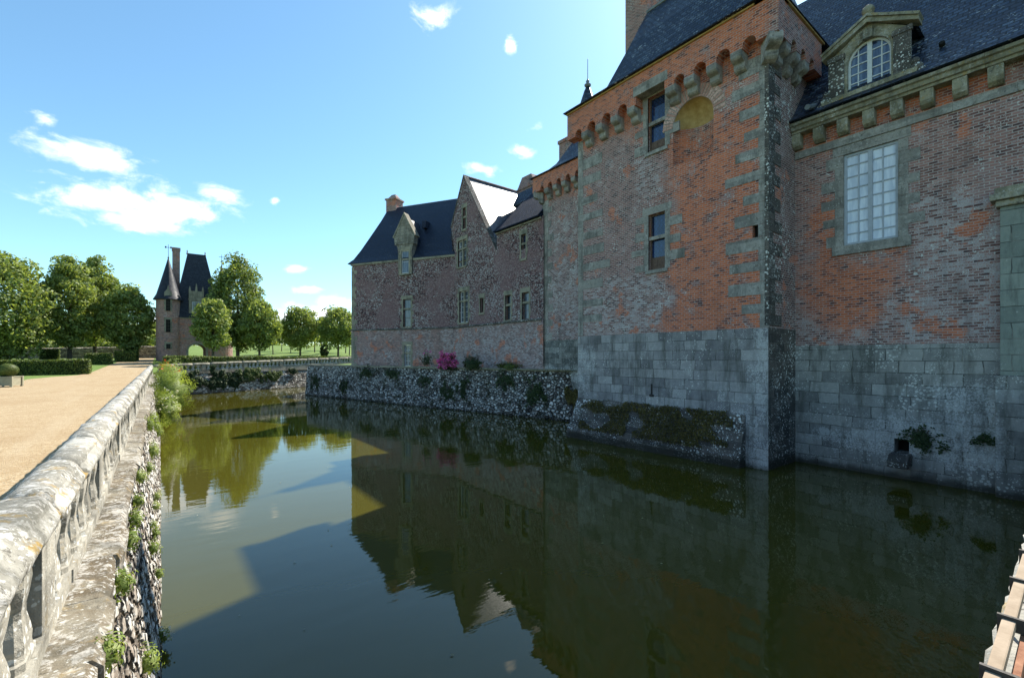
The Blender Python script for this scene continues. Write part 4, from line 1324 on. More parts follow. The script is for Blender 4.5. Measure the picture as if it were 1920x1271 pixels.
# the gable triangle in strips around its two openings
apex = (29.50, 17.56)
rs = lambda z: 25.22 + (apex[0] - 25.22) * (z - 11.1) / (apex[1] - 11.1)
def ls(z):
    if z <= 12.0:
        return 30.9
    if z <= 14.05:
        return 30.9 + .5 * (z - 12.0) / 2.05
    return 31.4 + (apex[0] - 31.4) * (z - 14.05) / (apex[1] - 14.05)
zs = [11.1, 11.6, 12.0, 12.68, 13.46, 14.05, 15.1, 16.3]
for a, b in zip(zs[:-1], zs[1:]):
    sp_ = None
    if a < 12.68:
        sp_ = (29.14, 30.36)
    elif 13.4 < a < 15.1:
        sp_ = (29.22, 29.66)
    parts = [((rs(a), rs(b)), (ls(a), ls(b)))] if sp_ is None else [((rs(a), rs(b)), (sp_[0],) * 2), ((sp_[1],) * 2, (ls(a), ls(b)))]
    for (l0, l1), (r0, r1) in parts:
        mb.add([FG.p(l0, 0, a), FG.p(r0, 0, a), FG.p(r1, 0, b), FG.p(l1, 0, b)], [(0, 1, 2, 3)])
mb.add([FG.p(rs(16.3), 0, 16.3), FG.p(ls(16.3), 0, 16.3), FG.p(apex[0], 0, apex[1])], [(0, 1, 2)])
for a, b, c, e in ((29.14, 30.36, 11.1, 12.68), (29.22, 29.66, 13.46, 15.1)):
    for (x, y_), (x2, y2) in (((a, c), (a, e)), ((b, c), (b, e)), ((a, e), (b, e)), ((a, c), (b, c))):
        if (c == 11.1 and y_ == c and y2 == c):
            continue
        mb.add([FG.p(x, 0, y_), FG.p(x2, 0, y2), FG.p(x2, -.24, y2), FG.p(x, -.24, y_)], [(0, 1, 2, 3)])
mb.add([FG.p(31.0, 0, 10), FG.p(31.4, 0, 14.05), FG.p(31.4, -1.2, 14.05), FG.p(31.0, -1.2, 10)], [(0, 1, 2, 3)])
mb.build('wall', M['mottle'], G, fix=False)
mb = MB()
mb.wall(FG, 20.36, 31.05, 2.6, 5.97, [], d=.05)
mb.build('lower_wall', M['brick_gable_low'], G, fix=False)
mb = MB()
rr = []
for i in range(40):
    u = 20.5 + 10.55 * i / 39
    q = noise.noise((u * 3, 1, 2)) * .05
    rr.append([FG.p(u, d + q, z + q * .6) for d, z in ((-.02, 5.90), (.12, 5.90), (.16, 5.97), (.10, 6.04), (-.02, 6.06))])
mb.rings(rr)
mb.build('string_course', M['side_stone'], G)
mb = MB()
mb.rings([[FG.p(u, d, z) for u, z in ((rs(11.1) - .04, 11.05), (apex[0], apex[1] + .09), (31.46, 14.05), (31.4, 14.05 - .1), (apex[0], apex[1] - .02), (rs(11.1) + .04, 11.1))] for d in (-.35, .06)])
mb.build('gable_coping', M['side_stone'], G)
# main roof behind the gable: ridge runs back from the apex
mb = MB()
mb.prism(FG, [(25.3, 11.1), (apex[0], 17.5), (33.6, 11.3)], -13, -.352)
mb.build('roof', M['slate_gable'], G)
mb = MB()
mb.tube([(18.7, apex[0], 17.56), (31.4, apex[0], 17.5)], .07, 6)
mb.build('ridge_cap', M['brick_chimney'], G)
# lower roof on the right of the gable, with its verge
mb = MB()
mb.prism(FR((0, 0), (1, 0), (0, 1)), [(18.05, 12.22), (18.05, 12.28), (20.0, 14.2), (21.5, 15.6), (22.3, 16.1), (24, 16.1), (24, 12.0)], 20.5, 25.2)
mb.build('front_roof', M['slate_dull'], G)
mb = MB()
mb.add([(18.4, 25.2, 10.5), (18.4, 25.2, 12.25), (24, 25.2, 12.25), (24, 25.2, 10.5)], [(0, 1, 2, 3)])
mb.build('end_wall', M['mottle'], G, fix=False)
mb = MB()
mb.rings([quad_ring(22.0, 26.5, 22, 27.6, 12.0), quad_ring(22.0, 26.5, 22, 27.6, 15.3), quad_ring(21.8, 26.6, 22, 27.75, 15.5), quad_ring(22.2, 26.2, 22, 27.5, 16.5), quad_ring(23.5, 25, 22, 26, 17.3)])
mb.build('rear_roof', M['slate'], G)
mb = MB()
mb.box(WORLD, 22.6, 23.6, 26.0, 28.2, 14, 17.0)
mb.rings([quad_ring(22.6, 23.6, 26.0, 28.2, 17.0), quad_ring(22.7, 23.5, 26.6, 27.7, 17.9)])
mb.box(WORLD, 22.52, 23.68, 25.92, 28.28, 16.9, 17.0)
mb.build('chimney', M['brick_chimney'], G)
mb = MB()
mb.box(FG, 20.5, 25.25, -.1, .12, 12.12, 12.24)
mb.build('eaves_stone', M['stone'], G)
window(G, FG, 29.14, 30.36, 10.68, 12.68, .2, 2, 5, transom=12.02, post=29.75, glass='grey_glass', stone='stone_warm', sw=.14, alt=.14)
window(G, FG, 28.92, 30.16, 6.32, 8.72, .2, 2, 6, transom=7.98, post=29.54, glass='grey_glass', stone='stone_warm', sw=.16, alt=.16)
window(G, FG, 26.82, 27.28, 6.88, 7.94, .2, 1, 1, wood='brown_wood', stone='stone_warm', sw=.1, alt=.05)
window(G, FG, 23.62, 24.24, 6.15, 7.81, .2, 1, 3, transom=7.15, wood='brown_wood', stone='stone_warm', sw=.1, alt=.08)
window(G, FG, 21.76, 22.46, 6.07, 7.79, .2, 1, 3, transom=7.15, wood='brown_wood', glass='grey_glass', stone='stone_warm', sw=.1, alt=.08)
window(G, FG, 22.08, 22.54, 10.0, 11.54, .2, 1, 2, transom=10.95, wood='brown_wood', glass='blue_glass', stone='stone_warm', sw=.12, alt=.08)
window(G, FG, 29.22, 29.66, 13.48, 15.10, .2, 1, 1, transom=14.4, wood='brown_wood', stone='stone_warm', sw=.12, alt=.08)

Fw = thing('hipped_wing', (16, 35, 2.7), 'far castle wing with a hipped dark slate roof, brick chimney and gabled dormer', 'castle wing')
FC = FR((18.4, 31.0), (-5.1, 8.76), (-8.76, -5.1))
UL = 10.14
mb = MB()
mb.wall(FC, -.1, UL, 5.97, 11.75, [(4.15, 4.87, 10.59, 11.75), (4.06, 4.80, 6.13, 8.45)], .22)
e0 = FC.p(UL, 0, 0)
e1 = FC.p(UL, -7.5, 0)
mb.add([FC.p(UL, 0, 5.97), FC.p(UL, -7.5, 5.97), FC.p(UL, -7.5, 11.75), FC.p(UL, 0, 11.75)], [(0, 1, 2, 3)])
mb.build('wall', M['mottle'], Fw, fix=False)
mb = MB()
mb.wall(FC, -.1, UL + .04, 2.6, 5.97, [(4.02, 4.70, 2.86, 4.65)], .22, d=.04)
mb.add([FC.p(UL + .04, .04, 2.6), FC.p(UL + .04, -7.5, 2.6), FC.p(UL + .04, -7.5, 5.97), FC.p(UL + .04, .04, 5.97)], [(0, 1, 2, 3)])
mb.build('lower_wall', M['brick_far_low'], Fw, fix=False)
mb = MB()
rr = []
for i in range(30):
    u = -.05 + (UL + .1) * i / 29
    q = noise.noise((u * 3, 5, 2)) * .03
    rr.append([FC.p(u, d + q, z + q * .5) for d, z in ((-.02, 5.91), (.10, 5.91), (.14, 5.97), (.09, 6.04), (-.02, 6.06))])
mb.rings(rr)
mb.build('string_course', M['side_stone'], Fw)
mb = MB()
for ua, ub in ((-.2, 3.80), (5.24, UL + .1)):
    mb.box(FC, ua, ub, -.1, .09, 11.62, 11.78)
mb.build('eaves_stone', M['stone_warm'], Fw)
zz, k = 2.75, 0
while zz < 11.3:
    h = random.uniform(.3, .45)
    w = (.3 if k % 2 else .55) + random.uniform(-.05, .1)
    mb = MB()
    mb.box(FC, UL + .05 - w, UL + .055, -.1, .055 if zz < 5.6 else .016, zz + .005, zz + h - .005)
    mb.build('quoin', M['stone_warm'], Fw)
    zz += h
    k += 1
mb = MB()
def hring(u1_, d_, z_, db_):
    return [FC.p(-3.5, d_, z_), FC.p(u1_, d_, z_), FC.p(u1_, db_, z_), FC.p(-3.5, db_, z_)]
mb.rings([hring(10.55, .11, 11.79, -8.0), hring(10.55, .11, 11.84, -8.0), hring(10.2, -.25, 12.25, -7.4), hring(9.85, -.75, 13.1, -6.8), hring(9.4, -1.6, 14.6, -5.9), hring(9.05, -2.6, 16.2, -4.9), hring(8.95, -3.5, 17.55, -3.9)])
mb.build('roof', M['slate_far'], Fw)
mb = MB()
mb.tube([FC.p(8.95, -3.65, 17.58), FC.p(-3, -3.65, 17.58)], .07, 6)
mb.build('ridge_cap', M['lead'], Fw)
mb = MB()
mb.box(FC, 7.95, 9.05, -4.4, -3.3, 15.8, 18.30)
mb.box(FC, 7.86, 9.14, -4.49, -3.21, 18.30, 18.45)
mb.rings([[FC.p(u, d, z) for u, d in ((8.0 + k, -4.3 + k), (9.0 - k, -4.3 + k), (9.0 - k, -3.4 - k), (8.0 + k, -3.4 - k))] for z, k in ((18.45, 0), (18.9, .3))])
mb.build('chimney', M['brick_chimney'], Fw)
# the dormer: stone front in the wall plane with a steep little gable
mb = MB()
mb.box(FC, 3.84, 4.15, -.3, .15, 10.5, 12.46)
mb.box(FC, 4.87, 5.20, -.3, .15, 10.5, 12.46)
mb.prism(FC, [(3.84, 12.465), (5.20, 12.465), (5.30, 12.85), (5.55, 13.1), (5.60, 13.62), (4.62, 15.5), (3.62, 13.62), (3.66, 13.1), (3.76, 12.85)], -.4, .155)
mb.box(FC, 3.62, 5.52, -.3, .20, 12.98, 13.10)
dm = mb.build('dormer', M['dormer_stone'], Fw)
mb = MB()
for sg in (-1, 1):
    e = 4.6 + sg * 1.05
    mb.prism(FC, [(4.6, 15.46), (e, 13.58), (e + sg * .08, 13.64), (4.6, 15.64)][::sg], -.45, .20)
mb.build('gable_coping', M['stone_warm'], dm)
mb = MB()
mb.prism(FC, [(3.9, 11.9), (5.15, 11.9), (5.45, 13.55), (4.6, 15.3), (3.75, 13.55)], -2.6, -.402)
mb.build('dormer_roof', M['slate_far'], dm)
window(Fw, FC, 4.15, 4.87, 10.6, 12.45, .12, 1, 2, transom=11.74, glass='grey_glass', stone='stone_warm', sw=.12, alt=.1, d=.15)
window(Fw, FC, 4.06, 4.80, 6.15, 8.45, .18, 1, 3, transom=7.65, wood='brown_wood', glass='grey_glass', stone='stone_warm', sw=.14, alt=.14)
window(Fw, FC, 4.02, 4.70, 2.9, 4.63, .18, 2, 4, transom=3.98, wood='white_wood', glass='grey_glass', stone='stone_warm', sw=.12, alt=.1, d=.04, sill=False)
mb = MB()
mb.box(FC, 3.4, 3.75, -2.6, -1.2, 14.6, 15.2)
mb.build('roof_hatch', M['slate_far'], Fw)

# ------------------------------------------------------------------ gatehouse
Q = thing('gatehouse', (4.5, 90, 3.1), 'small brick gatehouse with a pointed turret, tall chimney and steep slate roof beyond the moat', 'gatehouse')
FGT = FR((0, 87), (1, 0), (0, -1))
mb = MB()
ax0, ax1, asp = 3.54, 5.82, 4.68
mb.prism(FGT, [(1.0, 2.5), (ax0, 2.5), (ax0, asp)] + arc((ax0 + ax1) / 2, asp, 1.14, 180, 0, 12, .82)[1:-1] + [(ax1, asp), (ax1, 2.5), (8.2, 2.5), (8.2, 9.7), (1.0, 9.7)], -6.5, 0)
mb.build('wall', M['brick_gate'], Q)
mb = MB()
mb.lathe((1.02, 87.6, 0), [(1.52, 2.4), (1.52, 6.36), (1.58, 6.4), (1.58, 6.5), (1.52, 6.55), (1.52, 9.6), (1.56, 9.65), (1.56, 9.75), (1.52, 9.8), (1.52, 12.4)], 24)
tur = mb.build('turret', M['brick_gate'], Q, smooth=False)
mb = MB()
mb.lathe((1.02, 87.6, 0), [(1.90, 12.35), (1.88, 12.45), (1.50, 13.2), (1.02, 15.0), (.52, 17.0), (.10, 18.7), (.03, 18.9)], 24)
mb.build('spire', M['slate_gate'], tur, smooth=True)
mb = MB()
mb.lathe((1.02, 87.6, 18.8), [(.06, 0), (.12, .12), (.05, .3), (.03, .5), (.025, 2.2)], 8)
mb.box(WORLD, .55, 1.5, 87.58, 87.62, 20.5, 20.56)
mb.box(WORLD, .62, .78, 87.57, 87.63, 20.4, 20.7)
mb.box(WORLD, 1.26, 1.42, 87.57, 87.63, 20.4, 20.7)
mb.build('weathervane', M['iron'], tur)
mb = MB()
mb.lathe((8.0, 87.8, 0), [(1.55, 2.4), (1.55, 6.3), (1.6, 6.4), (1.5, 6.5), (1.5, 11.8)], 24)
tur2 = mb.build('turret', M['brick_gate'], Q)
mb = MB()
mb.lathe((8.0, 87.8, 0), [(1.85, 11.8), (1.45, 12.6), (1.0, 14.4), (.5, 16.5), (.03, 18.6)], 24)
mb.build('spire', M['slate_gate'], tur2, smooth=True)
mb = MB()
mb.lathe((8.0, 87.8, 18.4), [(.05, 0), (.12, .12), (.04, .3), (.025, 2.0)], 8)
mb.box(WORLD, 7.6, 8.4, 87.78, 87.82, 20.0, 20.06)
mb.build('weathervane', M['iron'], tur2)
mb = MB()
mb.box(FGT, 1.0, 8.2, -.02, .07, 6.36, 6.48)
mb.box(FGT, 1.0, 8.2, -.02, .10, 9.6, 9.76)
mb.build('string_course', M['stone_warm'], Q)
mb = MB()
mb.rings([quad_ring(1.9, 8.2, 86.8, 93.7, 9.76), quad_ring(1.9, 8.2, 86.8, 93.7, 9.85), quad_ring(2.15, 7.55, 87.3, 93.2, 12.2), quad_ring(2.5, 6.9, 87.9, 92.6, 15.2), quad_ring(3.5, 5.9, 89.2, 91.2, 20.3)])
mb.build('roof', M['slate_gate'], Q)
mb = MB()
for x_ in (3.5, 5.9):
    mb.lathe((x_, 90.2, 20.25), [(.08, 0), (.16, .15), (.06, .35), (.10, .55), (.02, .75)], 8)
mb.tube([(3.5, 90.2, 20.33), (5.9, 90.2, 20.33)], .08, 6)
mb.build('ridge_cap', M['lead'], Q)
mb = MB()
mb.box(WORLD, 1.55, 2.5, 88.6, 90.2, 9, 20.5)
mb.box(WORLD, 1.48, 2.57, 88.53, 90.27, 20.5, 20.85)
mb.build('chimney', M['brick_chimney'], Q)
mb = MB()
mb.box(FGT, 3.58, 5.52, -2.5, .06, 9.765, 14.0)
mb.box(FGT, 3.5, 5.6, -.4, .14, 12.6, 12.8)
for u_, h_ in ((3.7, .8), (4.55, 1.3), (5.4, .8)):
    mb.prism(FGT, [(u_ - .16, 14.0), (u_ + .16, 14.0), (u_ + .10, 14.0 + h_ * .6), (u_, 14.0 + h_), (u_ - .10, 14.0 + h_ * .6)], -.25, .04)
gd = mb.build('dormer', M['stone_warm'], Q)
window(Q, FGT, 4.0, 5.1, 10.6, 12.3, .0, 2, 3, transom=11.7, post=4.55, glass='grey_glass', wood='white_wood', stone='stone_warm', sw=.1, alt=.05, d=.13, sill=False)
FQ = FR((0, 86.06), (1, 0), (0, -1))
for a, b, c, e in ((.70, 1.25, 10.6, 12.35), (.70, 1.25, 7.35, 9.3), (.74, 1.25, 4.85, 5.6)):
    window(Q, FQ, a, b, c, e, 0, 2, 4, wood='iron', glass='black', stone='stone_warm', sw=.16, alt=.08, sill=False, d=.06, bar=.05)
mb = MB()
mb.box(FQ, .5, 1.45, -.5, .08, 12.6, 13.4)
mb.prism(FQ, [(.5, 13.4), (1.45, 13.4), (1.1, 13.9), (.97, 14.6), (.85, 13.9)], -.5, .08)
mb.build('turret_dormer', M['stone_warm'], Q)
mb = MB()
o_ = arc((ax0 + ax1) / 2, asp, 1.42, 180, 0, 12, .85)
i_ = arc((ax0 + ax1) / 2, asp, 1.15, 0, 180, 12, .82)
mb.prism(FGT, o_ + i_, -.02, .05)
mb.box(FGT, ax0 - .28, ax0 - .005, -.02, .05, 2.5, asp - .005)
mb.box(FGT, ax1 + .005, ax1 + .28, -.02, .05, 2.5, asp - .005)
mb.build('archway', M['stone_warm'], Q)

# garden wall behind the lawn
GW = thing('garden_wall', (-18, 100, 3), 'long grey rubble garden wall behind the clipped hedges on the left', 'wall')
mb = MB()
rr = []
for i in range(81):
    x = -56 + 57 * i / 80
    q = noise.noise((x * .7, 3, 1)) * .06
    zt = 4.75 + .65 * (x + 18) / 18 + q
    rr.append([Vector((x, 99.8, 2.4)), Vector((x, 99.8, zt)), Vector((x, 100.0, zt + .12)), Vector((x, 100.2, zt)), Vector((x, 100.2, 2.4))])
mb.rings(rr)
mb.build('wall', M['garden_wall'], GW)


# ------------------------------------------------------------------ vegetation
def leaf_quads(name, pts, size, mats, parent=None, nrm=None, aspect=.6, jitter=.9, seed=1, mi=None, droop=0.):
    """many small folded leaves, one island each"""
    r = np.random.default_rng(seed)
    n = len(pts)
    P = np.asarray(pts, float)
    N = r.normal(size=(n, 3))
    N /= np.linalg.norm(N, axis=1, keepdims=True)
    if nrm is not None:
        N = N * jitter + np.asarray(nrm)
        N /= np.linalg.norm(N, axis=1, keepdims=True) + 1e-9
    A = np.cross(N, r.normal(size=(n, 3)))
    A /= np.linalg.norm(A, axis=1, keepdims=True) + 1e-9
    B = np.cross(N, A)
    s = (size * r.uniform(.6, 1.35, n))[:, None]
    tip = P + A * s - np.array([0, 0, droop]) * s
    base = P - A * s
    fold = N * s * .18
    V = np.stack([base, P + B * s * aspect + fold, tip, P - B * s * aspect + fold], 1).reshape(-1, 3)
    me = bpy.data.meshes.new(name)
    me.vertices.add(4 * n)
    me.vertices.foreach_set('co', V.ravel())
    me.loops.add(4 * n)
    me.loops.foreach_set('vertex_index', np.arange(4 * n))
    me.polygons.add(n)
    me.polygons.foreach_set('loop_start', np.arange(0, 4 * n, 4))
    me.polygons.foreach_set('loop_total', np.full(n, 4))
    if mi is not None:
        me.polygons.foreach_set('material_index', np.asarray(mi, dtype=np.int32))
    me.update(calc_edges=True)
    me.validate()
    return link(name, me, mats, parent)


def crown_points(rx, rz, n, seed, nclump=60, egg=.25, rc=.27, flat=.25):
    """leaves on the shells of many clumps that fill an egg-shaped crown; (0,0,0) is the crown's foot"""
    r = np.random.default_rng(seed)
    C = []
    while len(C) < nclump:
        v = r.normal(size=3)
        v /= np.linalg.norm(v)
        k = r.uniform(.45, 1.0) ** .6
        zz = v[2] * k
        w = 1 - egg * max(0, zz) ** 1.2 - .10 * max(0, -zz)
        C.append((v[0] * k * rx * w * .86, v[1] * k * rx * w * .86, rz + zz * rz * .9))
    C = np.array(C)
    C += r.normal(size=C.shape) * .06 * rx
    rad = r.uniform(.65, 1.25, len(C)) * rc * rx
    idx = r.integers(0, len(C), n)
    d = r.normal(size=(n, 3))
    d[:, 2] = d[:, 2] * .9 + .15
    d /= np.linalg.norm(d, axis=1, keepdims=True)
    k = r.uniform(.55, 1.0, n) ** .5
    P = C[idx] + d * (rad[idx] * k)[:, None] * np.array([1, 1, .8])
    return P, d


def trunk(mb, base, top, r0, seed, limbs=5, spread=1.8):
    r = random.Random(seed)
    b, t = Vector(base), Vector(top)
    mid = b.lerp(t, .5) + Vector((r.uniform(-.12, .12), r.uniform(-.12, .12), 0))
    mb.tube([b - Vector((0, 0, .2)), b + Vector((0, 0, .15)), mid, t], [r0 * 1.5, r0 * 1.05, r0 * .8, r0 * .5], 9)
    for i in range(limbs):
        a = r.uniform(0, 6.28)
        s = b.lerp(t, r.uniform(.35, .8))
        e = s + Vector((math.cos(a) * spread, math.sin(a) * spread, spread * r.uniform(.7, 1.4)))
        mb.tube([s, s.lerp(e, .5) + Vector((0, 0, .2)), e], [r0 * .4, r0 * .25, r0 * .1], 6)


def tree(name, x, y, foot, rx, rz, label, n=9000, seed=1, mat='lime', size=.2, r0=.2, egg=.25, group=None, nclump=60, lean=0., rc=.27):
    """foot: height of the crown's lower edge above the ground"""
    g = gz(x, y)
    t = thing(name, (x, y, g), label, 'tree', group)
    P, d = crown_points(rx, rz, n, seed, nclump, egg, rc)
    P = P + np.array([x + lean, y, g + foot])
    leaf_quads('crown', P, size, M[mat], t, d, seed=seed, jitter=.8)
    mb = MB()
    trunk(mb, (x, y, g), (x + lean, y, g + foot + rz * 1.2), r0, seed, 6, rx * .5)
    mb.build('trunk', M['bark'], t, smooth=True)
    return t


def at(px, t):
    """a place on the ground, seen in the photograph's column px at distance t along the view axis"""
    r = (px - 960) / 843
    s, c = math.sin(R(38.06)), math.cos(R(38.06))
    return (s + c * r) * t, (c - s * r) * t


def H(py, t):
    return EYE + (668 - py) / 843 * t


#        px   t   top  foot_y  halfwidth px
TREES = [(8, 58, 472, 664, 104, 'tallest spreading lime tree, cut by the left edge of the picture', 1, 'lime', 14000, .2),
         (130, 64, 474, 648, 58, 'big round lime tree in the middle of the left group, a pale trunk under it', 2, 'lime', 12000, .18),
         (178, 70, 474, 644, 52, 'tall lime tree standing behind its neighbours in the left group', 3, 'lime', 11000, .2),
         (236, 68, 528, 650, 52, 'shorter lime tree at the right end of the left group, next to the gatehouse turret', 4, 'lime', 10000, .2),
         (284, 92, 598, 650, 22, 'small tree squeezed between the left group and the gatehouse turret', 5, 'lime', 3000, .22),
         (399, 60, 557, 648, 37, 'small bright round tree in front of the gatehouse arch', 6, 'lime', 8000, .15),
         (446, 70, 474, 652, 50, 'tall dark egg-shaped tree right of the gatehouse roof', 7, 'lime_dark', 13000, .19),
         (487, 68, 560, 648, 38, 'mid-sized rounded tree in front of the tall dark one', 8, 'lime', 8000, .17),
         (563, 76, 573, 646, 37, 'pointed lime tree standing alone on the lawn left of the castle', 9, 'lime', 8000, .17),
         (634, 76, 575, 644, 36, 'round lime tree half hidden by the corner of the castle', 10, 'lime', 8000, .17)]
for px, t, top, fy, hw, lab, sd_, mt, n, sz in TREES:
    x, y = at(px, t)
    g = gz(x, y)
    cosf = math.cos(math.atan((px - 960) / 843))
    rx = 1.16 * hw * t * cosf / 843
    ztop, zf = H(top, t), H(fy, t)
    tree('lime_tree', x, y, zf - g - .9, rx, (ztop - zf + .9) / 2, lab, int(n * 1.5), sd_, mt, sz, r0=.26 if hw > 45 else .17, egg=.28 if px != 446 else .22, nclump=int(110 + n / 110), rc=.25 if px != 446 else .30)
x, y = at(455, 71)
# pointed dark yew and the orchard behind the lawn
x, y = at(608, 82)
g = gz(x, y)
yw = thing('yew', (x, y, g), 'dark clipped yew column beneath the lime trees near the castle corner', 'shrub')
P, d = crown_points(.85, 1.45, 2500, 21, 40, .1)
leaf_quads('foliage', P + np.array([x, y, g]), .13, M['creeper'], yw, d, seed=21)
mb = MB()
mb.tube([(x, y, g - .1), (x, y, g + 1.0)], .12, 7)
mb.build('trunk', M['bark'], yw)
OR = [(512, 100, 604), (528, 118, 612), (545, 108, 616), (590, 112, 598), (604, 100, 592), (618, 125, 606), (648, 110, 600), (655, 98, 604), (505, 130, 618), (575, 135, 612), (470, 120, 606)]
ops = None
for i, (px, t, top) in enumerate(OR):
    x, y = at(px, t)
    g = gz(x, y)
    h = H(top, t) - g
    if ops is None:
        o = tree('orchard_tree', x, y, 1.9, 2.2, (h - 1.9) / 2, 'young slender-trunked tree in the distant orchard beyond the lawn', 3000, 31, 'lime_dark', .24, r0=.11, group='young trees in the distant orchard', nclump=40)
        ops, oh = o, h
    else:
        c = ops.copy()
        COL.objects.link(c)
        c.location = (x, y, g)
        c.rotation_euler = (0, 0, i * 1.3)
        c.scale = (h / oh, h / oh, h / oh)
        for ch in list(ops.children):
            q = ch.copy()
            COL.objects.link(q)
            q.parent = c
# distant woods, one mass
P = []
r = np.random.default_rng(5)
for i in range(260):
    px = r.uniform(-900, 1000)
    t = r.uniform(170, 260)
    rr_ = (px - 960) / 843
    x, y = at(px, t)
    if y < 60:
        continue
    g = gz(x, y)
    R0 = r.uniform(4, 7)
    k = 160
    d = r.normal(size=(k, 3))
    d /= np.linalg.norm(d, axis=1, keepdims=True)
    P.append(np.array([x, y, g + R0 * .7]) + d * R0 * np.array([1, 1, .95]))
for i in range(120):
    x, y = r.uniform(-75, 1.5), r.uniform(108, 128)
    R0 = r.uniform(1.3, 2.6)
    d = r.normal(size=(130, 3))
    d /= np.linalg.norm(d, axis=1, keepdims=True)
    P.append(np.repeat(np.array([x, y, gz(x, y) + R0 * .8])[None], 130, 0) + d * R0)
wd_ = leaf_quads('distant_wood', np.concatenate(P), .55, M['lime_dark'], None, seed=8)
tag(wd_, 'dark green belt of distant woodland on the horizon behind the lawns', 'woodland', kind='stuff')


def hedge(name, x0, x1, y0, y1, h, label, n, size=.06, seed=1, mat='hedge', rot=0., group=None):
    cx, cy_ = (x0 + x1) / 2, (y0 + y1) / 2
    g = min(gz(x0, y0), gz(x1, y1))
    t = thing(name, (cx, cy_, g), label, 'hedge', group)
    lx, ly = (x1 - x0) / 2, (y1 - y0) / 2
    ca, sa = math.cos(rot), math.sin(rot)
    F = FR((cx, cy_), (ca, sa), (-sa, ca))
    mb = MB()
    mb.box(F, -lx + .06, lx - .06, -ly + .06, ly - .06, g - .2, g + h - .06)
    mb.build('core', M['hedge_core'], t)
    r = np.random.default_rng(seed)
    areas = np.array([2 * lx * h, 2 * lx * h, 2 * ly * h, 2 * ly * h, 4 * lx * ly])
    f = r.choice(5, n, p=areas / areas.sum())
    a, b = r.uniform(-1, 1, n), r.uniform(0, 1, n)
    P = np.zeros((n, 3))
    N = np.zeros((n, 3))
    for k in range(n):
        if f[k] < 2:
            sg = 1 if f[k] else -1
            P[k] = (a[k] * lx, sg * ly, b[k] * h)
            N[k] = (0, sg, 0)
        elif f[k] < 4:
            sg = 1 if f[k] == 3 else -1
            P[k] = (sg * lx, a[k] * ly, b[k] * h)
            N[k] = (sg, 0, 0)
        else:
            P[k] = (a[k] * lx, (b[k] * 2 - 1) * ly, h)
            N[k] = (0, 0, 1)
    P += N * r.normal(size=(n, 1)) * .035
    W_ = np.stack([cx + P[:, 0] * ca - P[:, 1] * sa, cy_ + P[:, 0] * sa + P[:, 1] * ca, g + P[:, 2]], 1)
    W_[:, 2] += .05 * np.sin(W_[:, 0] * .9) * (P[:, 2] > h - .1)
    N2 = np.stack([N[:, 0] * ca - N[:, 1] * sa, N[:, 0] * sa + N[:, 1] * ca, N[:, 2]], 1)
    leaf_quads('foliage', W_, size, M[mat], t, N2, seed=seed, jitter=.9)
    return t


hedge('hedge', -30, -5.1, 56.0, 57.6, 1.30, 'long clipped hedge beside the gravel path, nearest the left edge', 16000, .075, 41)
hedge('hedge', -18.5, -16.2, 88, 90, 1.25, 'squat clipped hedge block in front of the garden wall at far left', 2500, .08, 42)
hedge('hedge', -14.1, -12.2, 96, 98, 1.5, 'dark small hedge block in front of the garden wall beside a tree trunk', 2000, .08, 43)
hedge('hedge', -7.3, -4.9, 76, 78.5, 1.35, 'dark hedge block in tree shade, left of the sunlit hedge block', 2500, .08, 44)
hedge('hedge', -5.0, -1.2 - 1.6, 84, 86.5, 1.45, 'sunlit pale hedge block near the gatehouse', 2500, .08, 45)
hedge('hedge', -4.1, -2.6, 88.5, 90, 2.3, 'taller hedge step behind the sunlit hedge block', 1500, .08, 46)
ha, hb = Vector((.4, 56.0)), Vector((25, 67.0))
hm, hl, hr = (ha + hb) / 2, (hb - ha).length, math.atan2(hb.y - ha.y, hb.x - ha.x)
hedge('hedge', hm.x - hl / 2, hm.x + hl / 2, hm.y - .5, hm.y + .5, 1.45, 'low clipped hedge running along behind the far balustrade', 15000, .075, 47, rot=hr)

# planter with a clipped ball
x, y = at(14, 25)
g = gz(x, y)
pl = thing('planter', (x, y, g), 'square grey-green wooden planter on the gravel at the left edge', 'planter')
rp = -.35
FP = FR((x, y), (math.cos(rp), math.sin(rp)), (-math.sin(rp), math.cos(rp)))
mb = MB()
mb.box(FP, -.40, .40, -.40, .40, g + .09, g + .54)
mb.build('box', M['tub'], pl)
for a in (-1, 1):
    for b in (-1, 1):
        mb = MB()
        mb.box(FP, a * .40 - .055, a * .40 + .055, b * .40 - .055, b * .40 + .055, g, g + .60)
        mb.build('leg', M['tub'], pl, bevel=.01)
mb = MB()
mb.box(FP, -.43, .43, -.43, .43, g + .545, g + .585)
mb.build('rim', M['tub'], pl)
tp = thing('topiary_ball', (x, y, g + .58), 'clipped round box ball growing in the square planter', 'shrub')
r = np.random.default_rng(3)
d = r.normal(size=(5000, 3))
d /= np.linalg.norm(d, axis=1, keepdims=True)
leaf_quads('foliage', np.array([x, y, g + .93]) + d * np.array([.44, .44, .36]) * r.uniform(.93, 1.03, (5000, 1)), .035, M['hedge'], tp, d, seed=3)
mb = MB()
mb.lathe((x, y, g + .57), [(.05, 0), (.25, .02), (.38, .2), (.40, .36), (.33, .55), (.15, .68), (.02, .70)], 14)
mb.build('core', M['hedge_core'], tp)


